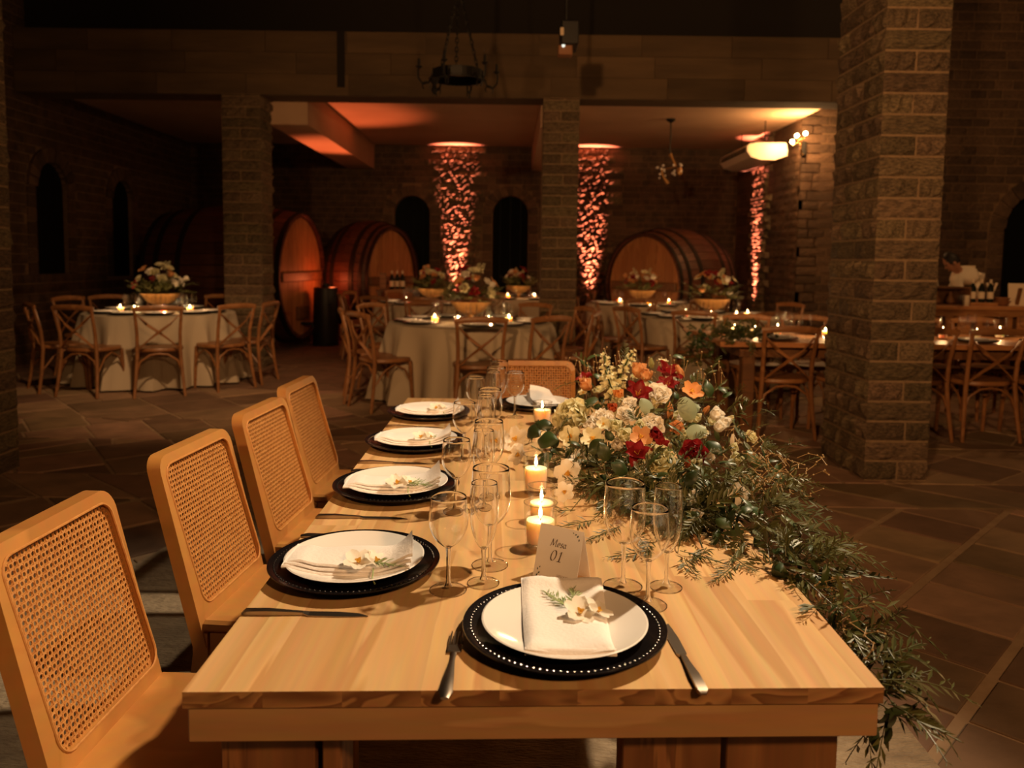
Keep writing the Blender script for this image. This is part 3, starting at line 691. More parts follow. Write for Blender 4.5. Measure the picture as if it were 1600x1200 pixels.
def petal(b,ang,tilt,curl,L,W,r0=0.0,z0=0.0,nu=4,nv=5,cup=.25,wav=0.0,ph=0.0,point=.85):
    base=len(b.v); vs=[]; x,z=r0,z0; ca,sa=cos(ang),sin(ang)
    for j in range(nv+1):
        v=j/nv; t=tilt+curl*v
        if j: x+=L/nv*sin(t); z+=L/nv*cos(t)
        wv=W*(sin(pi*min(1,(.14+point*v)))**.75)
        for i in range(nu+1):
            u=2*i/nu-1; off=cup*W*u*u*.6+wav*W*sin(4*u+6*v+ph)*v
            px_=x-off*cos(t); pz_=z+off*sin(t)*.8; y=wv*u*.5
            vs.append((px_*ca-y*sa,px_*sa+y*ca,pz_))
    b.add(vs,[(j*(nu+1)+i,j*(nu+1)+i+1,(j+1)*(nu+1)+i+1,(j+1)*(nu+1)+i) for j in range(nv) for i in range(nu)])
def fl_mesh(kind,col,seed):
    rr=random.Random(seed); b=MB(); mats=[M['p_'+col] if 'p_'+col in M else M['leaf_dark'],M['p_yellow'],M['leaf_dark']]
    if kind in('rose','carnation'):
        for k in range(5 if kind=='rose' else 7):
            n=[3,4,5,5,6,7,8][k]; f=k/(4 if kind=='rose' else 6)
            for i in range(n): petal(b,2*pi*i/n+k*.7+rr.uniform(-.15,.15),.05+f*1.0,-.5+f*.75,.72+.25*f,.62+.52*f,.03+.13*f,-.35-.14*f,4,5,.55,.035 if kind=='rose' else .16,rr.uniform(0,6),.8)
    elif kind=='tulip':
        for k in range(2):
            for i in range(3): petal(b,2*pi*i/3+k*1.05+rr.uniform(-.1,.1),.75+.15*k,-1.0+.25*k,1.45,1.15,.08,-.55,4,5,.5,.05,rr.uniform(0,6),.78)
    elif kind=='lily':
        for i in range(6): petal(b,2*pi*i/6+rr.uniform(-.15,.15),.42+.2*(i%2),.72+rr.uniform(-.25,.35),1.2,.85,.05,-.35,4,6,.5,.11,rr.uniform(0,6),.84)
        b.mi=1
        for i in range(5): a=rr.uniform(0,6); b.tube([(0,0,-.3),(.2*cos(a),.2*sin(a),.35)],.02,4)
    elif kind=='orchid':
        for i in range(5): petal(b,2*pi*i/5+rr.uniform(-.1,.1),1.15+rr.uniform(-.1,.1),.15,.98,.98 if i%2 else .82,.06,.0,4,4,.18,.05,rr.uniform(0,6),.72)
        b.mi=1
        for i in range(3): petal(b,2*pi*i/3,.5,.3,.38,.30,.02,0,3,3,.6)
    elif kind=='bud':
        for i in range(4): petal(b,2*pi*i/4+.3,.42,-.62,2.0,.95,.12,-.9,4,5,.5,0,0,.84)
        b.mi=2
        for i in range(3): petal(b,2*pi*i/3,.5,-.4,.9,.6,.12,-.95,3,3,.5,0,0,.84)
    elif kind=='snap':
        for k in range(16):
            z=-1.0+2.0*k/16; r=.42*(1-.72*(k/16)); a=k*2.4
            T=Matrix.Translation((r*cos(a),r*sin(a),z))@Euler((0,.9-.4*k/16,a)).to_matrix().to_4x4()@Matrix.Scale(.42*(1-.5*k/16),4)
            c=MB()
            for i in range(4): petal(c,2*pi*i/4+rr.uniform(-.2,.2),.5,.35,.95,.8,.08,-.25,3,3,.4,.12,rr.uniform(0,6),.8)
            b.add(c.v,c.f,T)
        b.mi=2; b.tube([(0,0,-1.3),(0,0,1.1)],.06,5)
    return b.mesh(kind,mats,True,60)
def leaf_mesh(m,W=.75,fold=.25,curl=.5,nu=4,nv=7,point=.86):
    b=MB(); petal(b,0,1.2-curl*.5,curl,2.0,W*2,0,0,nu,nv,-fold,.03,1.0,point); return b.mesh('leaf',m,True,60)
FLM={}
def flower(kind,col,seed=0):
    k=(kind,col,seed%3)
    if k not in FLM: FLM[k]=fl_mesh(kind,col,seed*17+hash_(kind+col))
    return FLM[k]
def hash_(s): return sum((i+1)*ord(c) for i,c in enumerate(s))
def orient(o,loc,dirv,roll=0.0,sc=1.0):
    o.location=loc; o.rotation_euler=(Vector(dirv).to_track_quat('Z','Y')@Euler((0,0,roll)).to_quaternion()).to_euler(); o.scale=(sc,)*3
def frond(b,p0,d,L,n,wl,nrm=(0,0,1),droop=0.0,two=True,leafw=.22,seed=0):
    """a feathery sprig: a rachis with narrow pinnae"""
    rr=random.Random(seed); d=Vector(d).normalized(); nv_=Vector(nrm); side=d.cross(nv_).normalized(); p0=Vector(p0); pts=[]
    for i in range(n+1):
        t=i/n; pts.append(p0+d*L*t+Vector((0,0,-droop*L*t*t))+side*(.12*L*sin(2.2*t+seed)*t))
    for i in range(1,n+1):
        p=pts[i]; t=i/n; ll=wl*(1-.75*t**2)*rr.uniform(.8,1.1); dd=(pts[i]-pts[i-1]).normalized()
        for s in ((-1,1) if two else ((-1)**i,)):
            q=(side*s*rr.uniform(.5,.85)+dd*rr.uniform(.5,1.0)+nv_*rr.uniform(-.35,.45)).normalized(); w_=q.cross(nv_).normalized()*ll*leafw
            a=p; c=p+q*ll; mdl=p+q*ll*.5+nv_*ll*.06
            b.add([tuple(a),tuple(mdl+w_*.5),tuple(c),tuple(mdl-w_*.5)],[(0,1,2,3)])
    b.tube([tuple(q) for q in pts[::max(1,n//4)]],.0008+.0015*L,4,cap=False)
NB=[]
# glasses
def glass_prof(kind):
    return {'wine':[(.0045,.082),(.012,.086),(.026,.100),(.034,.117),(.0365,.133),(.035,.155),(.0325,.178)],
            'water':[(.005,.083),(.016,.087),(.031,.104),(.0385,.124),(.040,.143),(.0385,.172),(.0365,.200)],
            'flute':[(.0045,.068),(.012,.075),(.021,.095),(.0265,.122),(.0275,.150),(.0262,.178),(.0245,.195)]}[kind]
GPR={}
def shell(pr,th):
    n=len(pr); out=list(pr); inn=[]
    for i,(r,z) in enumerate(pr):
        if i==0: continue
        inn.append((max(r-th*(1.0 if i>1 else 1.6),.0012),z+(.002 if i<2 else 0)))
    return [(.0008,pr[0][1]-.0006)]+out+[(pr[-1][0]-th*.5,pr[-1][1]+.0006)]+inn[::-1]+[(.0008,pr[1][1]+.0012)]
def smooth_prof(pr,k=4):
    P=[pr[0]]+list(pr)+[pr[-1]]; out=[]
    for i in range(1,len(P)-2):
        for j in range(k):
            t=j/k; out.append(tuple(.5*((2*P[i][q])+(P[i+1][q]-P[i-1][q])*t+(2*P[i-1][q]-5*P[i][q]+4*P[i+1][q]-P[i+2][q])*t*t+(3*P[i][q]-P[i-1][q]-3*P[i+1][q]+P[i+2][q])*t**3) for q in (0,1)))
    return out+[pr[-1]]
for k in ('wine','water','flute'):
    pr=smooth_prof(glass_prof(k)); fr=.036 if k=='water' else .034 if k=='wine' else .030
    GPR[k]=[MB().lathe(shell(pr,.0011),48,None,True,True).mesh('bowl',M['crystal'],True,80),MB().lathe([(.0052,pr[0][1]-.0008),(.0042,pr[0][1]*.85),(.0036,pr[0][1]*.55),(.0042,.018),(.0075,.0085)],20,None,True,True).mesh('stem',M['crystal'],True,80),
            MB().lathe([(.0075,.0085),(.013,.0062),(fr*.6,.0036),(fr*.95,.0022),(fr,.0014)],40,None,False,False).mesh('foot',M['glass'],True,80),
            MB().tube([(fr*cos(2*pi*i/40),fr*sin(2*pi*i/40),.0012) for i in range(41)],.0009,5,cap=False).mesh('foot_rim',M['crystal'])]
GN={'wine':'wine_glass','water':'water_goblet','flute':'champagne_flute'}
def put_glass(kind,x,y,z,label,group,rot=0):
    t=thing(GN[kind],label,'glass',(x,y,z),rot,group)
    for n_,me in zip(('bowl','stem','foot','foot_rim'),GPR[kind]): ob(n_,me,t).cycles.is_caustics_caster=n_!='foot'
    return t
ST={}
for k in ('wine','water','flute'):
    pr=glass_prof(k); ST[k]=MB().lathe([(.034,.001),(.006,.006),(.004,.02)]+pr,14,None,False,False).mesh('small_glass',M['glass'])
def candle(x,y,z,r,h,wh,label,group,power,parts=True):
    t=thing('candle_holder',label,'candle',(x,y,z),0,group)
    n=28 if parts else 12
    ob('glass_cup',(MB().lathe([(r*.84,.0),(r*.86,.002),(r*.97,h*.5),(r*1.02,h)],n,None,True,False),M['glass']),t)
    ob('glass_rim',(MB().tube([(r*1.02*cos(2*pi*i/24),r*1.02*sin(2*pi*i/24),h) for i in range(25)],.0011,6,cap=False),M['crystal' if parts else 'glass']),t)
    ob('glass_base',(MB().lathe([(r*.8,.001),(r*.82,.010)],n),M['glass']),t)
    ob('wax',(MB().lathe([(r*.70,.011),(r*.80,.013),(r*.88,wh*.96),(r*.84,wh),(.002,wh-.002)],n),M['wax']),t)
    ob('wick',(MB().tube([(0,0,wh-.003),(.001,0,wh+.006)],.0008,5),M['wick']),t)
    fs=1.0 if parts else 1.1
    ob('flame',(MB().lathe([(.0006*fs,wh+.004),(.0032*fs,wh+.009),(.0042*fs,wh+.014),(.0030*fs,wh+.022*fs),(.0012*fs,wh+.029*fs),(.0002,wh+.033*fs)],10),M['flame']),t)
    l=lamp('candle_light','POINT',(0,0,wh+.018),power,(1,.56,.24),.006); l.parent=t
    return t
for k,(x,y,r,h,wh,lb) in enumerate([(.066,1.63,.035,.098,.060,'lit candle in a clear glass cup just behind the white name card'),(.075,1.80,.032,.085,.045,'lit candle in a glass cup second from the name card'),
     (.068,2.02,.034,.105,.068,'tall lit candle in a square-shouldered glass before the white petals'),(.118,2.90,.036,.085,.055,'lit candle in a glass cup in front of the far place setting')]):
    candle(x,y,TZ,r,h,wh,lb,'candles along the pine table',.075)
# place settings on the main table
SET=[(.092,1.235,0,'nearest us at the head of the pine table'),(-.303,1.495,1,'nearest along the left side'),(-.300,2.025,2,'second along the left side'),(-.312,2.535,3,'third along the left side'),(-.318,3.03,4,'last along the left side'),(.115,3.235,5,'at the far end of the table')]
ch0=None
for x,y,k,ds in SET:
    t=thing('charger_plate','black beaded charger plate '+ds,'charger',(x,y,TZ),R_.uniform(0,6),'black chargers on the pine table'); ob('dish',ME_charger,t); ob('bead_ring',ME_beads,t)
    t=ob('dinner_plate',ME_plate,loc=(x,y,TZ+.008)); tag(t,'white dinner plate on the black charger '+ds,'plate','white plates on the pine table')
    t=ob('napkin',napkin_front() if k in(0,) else napkin_side(k),loc=(x,y,TZ+.0085)); tag(t,('folded white napkin hanging over the plate ' if k==0 else 'loosely folded white napkin on the plate ')+ds,'napkin','napkins on the pine table')
    if k==5: t.rotation_euler=(0,0,pi/2*1.1)
# blooms and fern sprigs on the napkins
for x,y,z,k,ds in [(.118,1.243,.0265,0,'nearest us at the head of the pine table'),(-.285,1.438,.030,1,'nearest along the left side'),(-.290,1.965,.030,2,'second along the left side'),(-.29,2.485,.03,3,'third along the left side'),(-.29,2.99,.03,4,'last along the left side')]:
    t=thing('orchid_bloom','white orchid bloom on the napkin '+ds,'flower',(x,y,TZ+z),0,'orchid blooms on the napkins')
    o=ob('petals',flower('orchid','white',k),t); orient(o,(0,0,.006),(.1,-.35,1),k*.9,.030)
    o=ob('back_bloom',flower('orchid','white',k+1),t); orient(o,(.030,.012,.004),(.5,-.1,1),k,.026)
    ob('stem',(MB().tube([(.03,-.01,.0),(.035,-.05,-.004),(.042,-.062,-.008)],.0014,6),M['leaf_fern']),t)
    b=MB(); ang=2.3 if k==0 else .5
    for q in range(2 if k==0 else 2):
        a=ang-q*.75; frond(b,(-.008 if k==0 else .02,.022 if k==0 else .01,.001+.002*q),(cos(a),sin(a),.03),.085 if k==0 else .075,16,.026,seed=k*5+q,leafw=.16)
    t=ob('fern_sprig',(b,M['leaf_fern'],False),loc=(x,y,TZ+z+.002)); tag(t,'green fern sprig under the orchid '+ds,'fern','fern sprigs on the napkins')
# cutlery
def knife():
    t=D.objects.new('table_knife',None); COL.objects.link(t)
    b=MB(); 
    def sec(y,w,th): return [(-w/2,y,0),(w/2,y,0),(w/2,y,th),(-w/2,y,th)]
    def loft(b,ss):
        vs=[p for q in ss for p in q]; n=len(ss)
        b.add(vs,[(3,2,1,0),tuple(range(4*n-4,4*n))]+[(i*4+k,i*4+(k+1)%4,i*4+4+(k+1)%4,i*4+4+k) for i in range(n-1) for k in range(4)])
    loft(b,[sec(-.105,.008,.003),sec(-.10,.015,.007),sec(-.06,.014,.008),sec(-.02,.009,.006),sec(0,.008,.005)]); ob('handle',(b,M['steel'],True,50),t)
    b=MB(); loft(b,[[(q[0]-.001,q[1],q[2]) for q in sec(0,.009,.004)],sec(.01,.017,.002),sec(.06,.019,.0015),[(-.0095+.004,.095,0),(.008,.09,0),(.008,.09,.001),(-.0055,.095,.001)],[(.004,.112,0),(.006,.112,0),(.006,.112,.001),(.004,.112,.001)]]); ob('blade',(b,M['steel'],False),t)
    KIDS[t.name]=list(t.children); return t
def fork():
    t=D.objects.new('dinner_fork',None); COL.objects.link(t); b=MB()
    b.tube([(0,-.105,.004),(0,-.09,.006),(0,-.05,.007),(0,0,.006),(0,.025,.004)],[.006,.0105,.008,.0038,.0045],10,sx=.999,upv=(1,0,0)); b.v=[(x,y,.002+(z-.004)*.45) for x,y,z in b.v]
    ob('handle',(b,M['steel']),t); b=MB()
    b.box((-.0115,.022,.002),(.0115,.045,.0045),bev=.001)
    for k in range(4):
        x=-.0095+.0063*k; b.tube([(x,.044,.0035),(x*1.03,.06,.0045),(x,.085,.0055)],[.0022,.002,.0011],6)
    ob('tines',(b,M['steel']),t); KIDS[t.name]=list(t.children); return t
KN,FK=knife(),fork(); kn_n=0
for i,(src,x,y,rz,lb) in enumerate([(KN,.272,1.165,.06,'steel table knife right of the nearest plate'),(FK,-.084,1.145,-.03,'steel dinner fork left of the nearest plate'),
    (KN,-.352,1.296,-pi/2,'table knife lying on the near side of the first left plate'),(KN,-.352,1.80,-pi/2,'table knife between the first and second left plates'),(KN,-.352,2.30,-pi/2,'table knife between the second and third left plates'),(KN,-.352,2.81,-pi/2,'table knife between the third and last left plates'),
    (FK,-.352,1.672,-pi/2,'dinner fork beyond the first left plate'),(FK,-.352,2.205,-pi/2,'dinner fork beyond the second left plate'),(FK,-.352,2.71,-pi/2,'dinner fork beyond the third left plate')]):
    o=src if i<2 else dup(src); o.location=(x,y,TZ+.0005); o.rotation_euler=(0,0,rz); tag(o,lb,'knife' if src is KN else 'fork','cutlery on the pine table')
# glasses on the main table
GW=['by the first left plate','by the second left plate','by the third left plate','by the last left plate','by the far end plate']
for (gx,gy),ds in zip([(0,0),(-.018,.455),(-.03,.955),(-.02,1.47)],GW):
    put_glass('wine',-.112+gx,1.404+gy,TZ,'clear wine glass nearest the rim '+ds,'glasses on the pine table')
    put_glass('flute',-.048+gx,1.437+gy,TZ,'tall clear champagne flute '+ds,'glasses on the pine table')
    put_glass('water',-.038+gx,1.525+gy,TZ,'large clear water goblet '+ds,'glasses on the pine table')
put_glass('water',-.05,3.20,TZ,'large clear water goblet beside the far end plate','glasses on the pine table')
put_glass('wine',.015,3.02,TZ,'clear wine glass in front of the far end plate','glasses on the pine table')
put_glass('water',.216,1.432,TZ,'large clear water goblet right of the name card','glasses on the pine table')
put_glass('wine',.249,1.352,TZ,'clear wine glass touching the nearest charger','glasses on the pine table')
put_glass('flute',.297,1.430,TZ,'tall clear champagne flute nearest the flowers','glasses on the pine table')
# name card
t=thing('table_card','white folded tent card reading Mesa 01 beside the candle','card',(.102,1.468,TZ),-.58)
cw,chh,cd=.0475,.100,.030
for nm,s in (('front_flap',-1),('back_flap',1)):
    b=MB(); th=.0005
    b.add([(-cw,s*cd,0),(cw,s*cd,0),(cw,0,chh),(-cw,0,chh),(-cw,s*(cd-.001),0),(cw,s*(cd-.001),0),(cw,0,chh-.001),(-cw,0,chh-.001)],[(0,1,2,3),(7,6,5,4),(0,4,5,1),(1,5,6,2),(3,7,4,0)]); ob(nm,(b,M['paper'],False),t)
hyp=math.hypot(cd,chh)
def on_card(u,v,e=.0006): return (u,-cd+cd*v/hyp-e,chh*v/hyp+e*.3)
def nib(strokes,u0,v0,sc,mt,name,nibw=.10,ang=.7,sl=.22):
    b=MB(); nx,ny=cos(ang)*nibw/2,sin(ang)*nibw/2
    for st in strokes:
        for (x0,y0),(x1,y1) in zip(st,st[1:]):
            q=[(x0-nx,y0-ny),(x0+nx,y0+ny),(x1+nx,y1+ny),(x1-nx,y1-ny)]
            b.add([on_card(u0+(x+sl*y)*sc,v0+y*sc) for x,y in q],[(0,1,2,3)])
            b.add([on_card(u0+(x+sl*y)*sc,v0+y*sc,.0007) for x,y in ((x1-.025,y1-.02),(x1+.025,y1-.02),(x1+.025,y1+.02),(x1-.025,y1+.02))],[(0,1,2,3)])
    ob(name,(b,M[mt],False),t)
def arc(cx_,cy_,rx,ry,a0,a1,n=12): return [(cx_+rx*cos(math.radians(a0+(a1-a0)*k/n)),cy_+ry*sin(math.radians(a0+(a1-a0)*k/n))) for k in range(n+1)]
mesa=[[(-.12,.02),(.0,0),(.08,1.0),(.38,.1),(.72,1.0),(.78,.05),(.9,0)],
      [(1.02,.28)]+arc(1.22,.30,.17,.30,0,300)[0:],[(1.05,.3),(1.39,.32)],
      arc(1.72,.42,.13,.15,40,250,8)+arc(1.70,.14,.15,.15,90,-150,8),
      arc(2.16,.27,.17,.28,30,330),[(2.33,.55),(2.31,.12),(2.42,.02)]]
nib(mesa,-.0185,.0665,.0135,'ink','word_mesa',.12)
nib([arc(.30,.5,.27,.52,0,360,24)],-.0165,.040,.019,'ink','digit_zero',.12,.5); nib([[(.0,.78),(.22,.98),(.22,.0)],[(.02,.0),(.42,.0)]],-.0005,.040,.019,'ink','digit_one',.13,.5)
sm=[]
LET={'S':[arc(.25,.75,.2,.22,30,260,6)+arc(.25,.27,.2,.25,80,-150,6)],'O':[arc(.25,.5,.24,.48,0,360,10)],'B':[[(.05,0),(.05,1)],[(.05,1),(.4,.8),(.05,.5),(.45,.25),(.05,0)]],'R':[[(.05,0),(.05,1)],[(.05,1),(.42,.78),(.05,.5),(.45,0)]],
     'E':[[(.42,0),(.05,0),(.05,1),(.42,1)],[(.05,.5),(.35,.5)]],'N':[[(.05,0),(.05,1),(.45,0),(.45,1)]],'M':[[(.0,0),(.05,1),(.25,.3),(.45,1),(.5,0)]]}
for i,c in enumerate('SOBRENOME'): sm+=[[(x+i*.72,y) for x,y in st] for st in LET[c]]
nib(sm,.004,.0125,.0040,'greyink','small_line',.12,.6,0)
b=MB()
for u,v,a,r in [(-.040,.004,1.2,.005),(-.037,.010,.8,.0045),(-.034,.005,.3,.005),(-.039,.016,1.6,.004),(-.030,.003,.1,.004),(-.026,.002,.2,.0035),(-.036,.021,.9,.0035),(.038,.096,-2.2,.005),(.034,.097,-2.8,.004),(.040,.090,-1.6,.0045),(.028,.098,3.0,.003)]:
    b.add([on_card(u+x*cos(a)-y*sin(a),v+x*sin(a)+y*cos(a)) for x,y in ((0,0),(r*.6,r*.35),(r*1.3,0),(r*.6,-r*.35))],[(0,1,2,3)])
ob('leaf_print',(b,M['leafprint'],False),t)
# ---------------- the flower garland ----------------
FL=[('rose', 'white', 0.446, 2.338, 0.966, 0.034),
('rose', 'white', 0.348, 2.263, 0.951, 0.019),
('rose', 'white', 0.327, 2.189, 0.931, 0.024),
('rose', 'white', 0.391, 2.118, 0.916, 0.029),
('tulip', 'white', 0.228, 2.194, 0.892, 0.023),
('carnation', 'cream', 0.182, 2.342, 0.895, 0.054),
('carnation', 'white', 0.264, 2.196, 0.914, 0.032),
('tulip', 'cream', 0.285, 2.106, 0.912, 0.024),
('tulip', 'cream', 0.3, 2.048, 0.9, 0.026),
('tulip', 'cream', 0.353, 2.11, 0.913, 0.02),
('orchid', 'cream', 0.173, 2.202, 0.86, 0.028),
('orchid', 'cream', 0.225, 2.104, 0.876, 0.029),
('lily', 'red', 0.518, 2.578, 0.995, 0.042),
('lily', 'red', 0.492, 2.435, 0.976, 0.031),
('lily', 'red', 0.381, 2.33, 0.965, 0.04),
('tulip', 'orange', 0.322, 2.307, 0.962, 0.026),
('tulip', 'redorange', 0.293, 2.229, 0.938, 0.023),
('orchid', 'orange', 0.548, 2.352, 0.969, 0.038),
('tulip', 'apricot', 0.248, 2.53, 0.956, 0.028),
('lily', 'red', 0.249, 2.619, 0.966, 0.025),
('tulip', 'apricot', 0.425, 2.585, 0.995, 0.031),
('tulip', 'apricot', 0.44, 2.532, 0.988, 0.026),
('bud', 'greenish', 0.485, 2.686, 1.012, 0.021),
('bud', 'apricot', 0.562, 2.585, 0.996, 0.029),
('snap', 'cream', 0.326, 2.65, 0.995, 0.055),
('snap', 'cream', 0.365, 2.57, 0.992, 0.049),
('snap', 'cream', 0.315, 2.467, 0.973, 0.047),
('orchid', 'apricot', 0.345, 2.04, 0.899, 0.026),
('tulip', 'red', 0.384, 2.048, 0.901, 0.023),
('lily', 'red', 0.389, 1.986, 0.89, 0.021),
('lily', 'red', 0.323, 1.95, 0.878, 0.032),
('rose', 'red', 0.466, 1.952, 0.881, 0.03),
('rose', 'cream', 0.374, 1.925, 0.869, 0.033),
('bud', 'cream', 0.395, 1.87, 0.848, 0.019),
('bud', 'apricot', 0.455, 2.205, 0.937, 0.027),
('bud', 'redorange', 0.442, 1.912, 0.865, 0.02),
('euc', 'grey', 0.504, 2.152, 0.925, 0.039),
('euc', 'grey', 0.471, 2.057, 0.904, 0.032),
('euc', 'grey', 0.499, 2.23, 0.944, 0.029),
('euc', 'grey', 0.396, 2.193, 0.933, 0.028),
('tulip', 'white', 0.577, 2.18, 0.932, 0.024),
('tulip', 'white', 0.588, 2.127, 0.92, 0.022),
('tulip', 'white', 0.566, 2.102, 0.914, 0.02),
('bud', 'white', 0.582, 2.019, 0.898, 0.016),
('snap', 'white', 0.428, 1.777, 0.806, 0.037),
('tulip', 'white', 0.42, 1.729, 0.79, 0.019),
('orchid', 'white', 0.535, 1.799, 0.82, 0.023),
('bigleaf', 'dark', 0.057, 2.42, 0.839, 0.044),
('bigleaf', 'dark', 0.081, 2.304, 0.825, 0.044),
('bigleaf', 'dark', 0.126, 2.336, 0.86, 0.032),
('bigleaf', 'dark', 0.209, 2.047, 0.854, 0.03),
('bigleaf', 'dark', 0.108, 2.202, 0.816, 0.034),
('bigleaf', 'dark', 0.208, 2.348, 0.912, 0.032),
('bigleaf', 'dark', 0.248, 1.944, 0.859, 0.028),
('bigleaf', 'dark', 0.286, 1.87, 0.847, 0.026),
('bigleaf', 'dark', 0.514, 2.011, 0.896, 0.028),
('bigleaf', 'dark', 0.593, 2.3, 0.965, 0.028),
('bigleaf', 'dark', 0.258, 2.371, 0.948, 0.033),
('bigleaf', 'dark', 0.613, 2.743, 1.025, 0.028),
('bigleaf', 'dark', 0.328, 2.826, 1.022, 0.034),
('snap', 'green', 0.402, 1.94, 0.875, 0.025),
('snap', 'cream', 0.42, 2.743, 1.022, 0.038),
('rose', 'apricot', 0.454, 2.102, 0.913, 0.018),
('tulip', 'cream', 0.57, 1.97, 0.89, 0.015),
('orchid', 'white', 0.16, 2.08, 0.785, 0.034),
('orchid', 'white', 0.138, 1.915, 0.785, 0.022),
('orchid', 'white', 0.199, 2.255, 0.785, 0.024),
('orchid', 'white', -0.034, 2.454, 0.785, 0.033),
('orchid', 'white', 0.019, 2.475, 0.785, 0.038),
('orchid', 'white', 0.028, 2.276, 0.785, 0.029)]
gar=thing('flower_garland','big garland of red white and apricot flowers trailing along the table edge','flowers',(.4,2.2,TZ))
CORE=Vector((.40,2.42,.62)); G0=Vector((.4,2.2,TZ))
LFM={'euc':leaf_mesh(M['leaf_grey'],.85,.12,.3,point=.78),'bigleaf':leaf_mesh(M['leaf_dark'],.62,.28,1.1,6,8,point=.855),'long':leaf_mesh(M['leaf_dark'],.36,.2,.6,point=.86)}
PL={'rose':'%s_rose','tulip':'%s_tulip','lily':'%s_lily','orchid':'%s_orchid','carnation':'%s_carnation','bud':'%s_bud','snap':'%s_snapdragon','euc':'eucalyptus_leaf','bigleaf':'broad_leaf'}
for i,(k,c,x,y,z,r) in enumerate(FL):
    P=Vector((x,y,z)); r*=(.8 if c in('orange','redorange') else 1.0); n=(P-CORE).normalized()*.8+Vector((-.10,-.75,.45)).normalized()*.8+Vector((R_.uniform(-.35,.35),R_.uniform(-.2,.2),R_.uniform(-.25,.25)))
    nm=PL[k] if '%' not in PL[k] else PL[k]%c.replace('redorange','coral')
    if k in LFM:
        o=ob(nm,LFM[k],gar); d=Vector((R_.uniform(-1,1),R_.uniform(-.3,.3),R_.uniform(.1,1))); orient(o,P-G0,n,R_.uniform(0,6),r*(.85 if k=='euc' else 1.0))
    else:
        o=ob(nm,flower(k,c,i),gar); s=r*{'rose':1.22,'carnation':1.15,'tulip':1.25,'lily':1.15,'orchid':1.2,'bud':1.0,'snap':1.05}[k]
        if k in('snap','bud'): n=Vector((R_.uniform(-.5,.5),R_.uniform(-.6,.1),1.0))
        orient(o,P-G0,n,R_.uniform(0,6),s)
GP=[(.18,2.62,.80,.10),(.33,2.80,.90,.12),(.42,2.50,.87,.16),(.40,2.25,.84,.15),(.42,2.02,.80,.13),(.47,1.86,.785,.10),(.54,1.70,.77,.085),(.575,1.52,.745,.06),(.60,1.36,.70,.055),(.615,1.25,.63,.045),(.20,2.15,.79,.06),(.12,2.32,.79,.05),(.66,2.05,.79,.11),(.66,2.35,.85,.12),(.6,2.65,.88,.12),(.30,1.97,.785,.08),(.36,1.84,.775,.08),(.45,1.74,.775,.08),(.24,2.08,.785,.07),(.40,1.90,.80,.10),(.30,2.2,.82,.12)]
WT=[3,4,7,7,7,7,9,9,8,6,2,2,8,6,5,7,8,8,5,8,7]
def gpt():
    x,y,z,r=R_.choices(GP,WT)[0]; v=Vector((R_.gauss(0,1),R_.gauss(0,1),R_.gauss(0,.8))); v=v.normalized()*r*R_.uniform(.4,1.05)
    p=Vector((x,y,z))+v
    if p.x<.515 and p.z<.765: p.z=.765+abs(R_.gauss(0,.01))
    if p.x>.5 and p.x<.53 and p.z<.76: p.x=.54
    return p,v.normalized()
for i in range(46):
    a=R_.choice(FL[:45]); k,c=R_.choice([('rose','white'),('tulip','cream'),('tulip','white'),('carnation','cream'),('orchid','cream'),('bud','cream'),('rose','cream'),('tulip','white'),('bud','apricot')])
    P=Vector(a[2:5])+Vector((R_.gauss(0,.045),R_.gauss(.02,.05),R_.gauss(-.025,.02))); n=(P-CORE).normalized()+Vector((-.1,-.7,.4))
    o=ob(PL[k]%c,flower(k,c,i),gar); orient(o,P-G0,n,R_.uniform(0,6),R_.uniform(.017,.027))
nl=0
for i in range(290):
    p,v=gpt(); o=ob('long_leaf' if i%3 else 'broad_leaf',LFM['long'] if i%3 else LFM['bigleaf'],gar)
    orient(o,p-G0,v+Vector((0,-.3,.5)),R_.uniform(0,6),R_.uniform(.016,.028))
fo=MB()
for i in range(620):
    p,v=gpt(); d=v*.6+Vector((R_.uniform(-.5,.7),R_.uniform(-.9,.4),R_.uniform(-.1,.5)))
    if p.x<.5 and p.z<.80: d.z=abs(d.z)*.4
    frond(fo,p,d,R_.uniform(.06,.13),R_.choice((5,6,8)),R_.uniform(.022,.042),(v+Vector((0,-.4,.6))).normalized(),R_.uniform(.1,.5),True,R_.uniform(.2,.36),i)
for i in range(26):                                   # sprigs trailing out to the right and over the edge
    y=R_.uniform(1.2,2.2); x=.60+.13*max(0,(y-1.5)); frond(fo,(x,y,.78-.25*max(0,1.55-y)),(R_.uniform(.5,1),R_.uniform(-.6,.3),R_.uniform(-.2,.35)),R_.uniform(.10,.20),8,.042,(0,-.3,1),R_.uniform(.2,.8),True,.2,900+i)
for (x,y,a,L) in [(.20,1.79,-2.5,.13),(.25,1.75,-2.2,.14),(.16,1.86,-2.9,.12),(.31,1.66,-1.9,.13),(.30,1.60,-2.7,.11),(.36,1.60,-.8,.12),(.36,1.56,-1.6,.10),(.42,1.62,-2.0,.10),(.27,1.70,-1.2,.13),(.45,1.52,-2.3,.11),(.46,1.58,-1.3,.1)]:
    frond(fo,(x,y,.757),(cos(a),sin(a),.10),L,11,.034,(0,0,1),.12,True,.17,int(x*1000))
fo.v=[(x-G0.x,y-G0.y,z-G0.z) for x,y,z in fo.v]; ob('fine_foliage',(fo,M['leaf_fine'],False),gar,kind='stuff')
tw=MB()
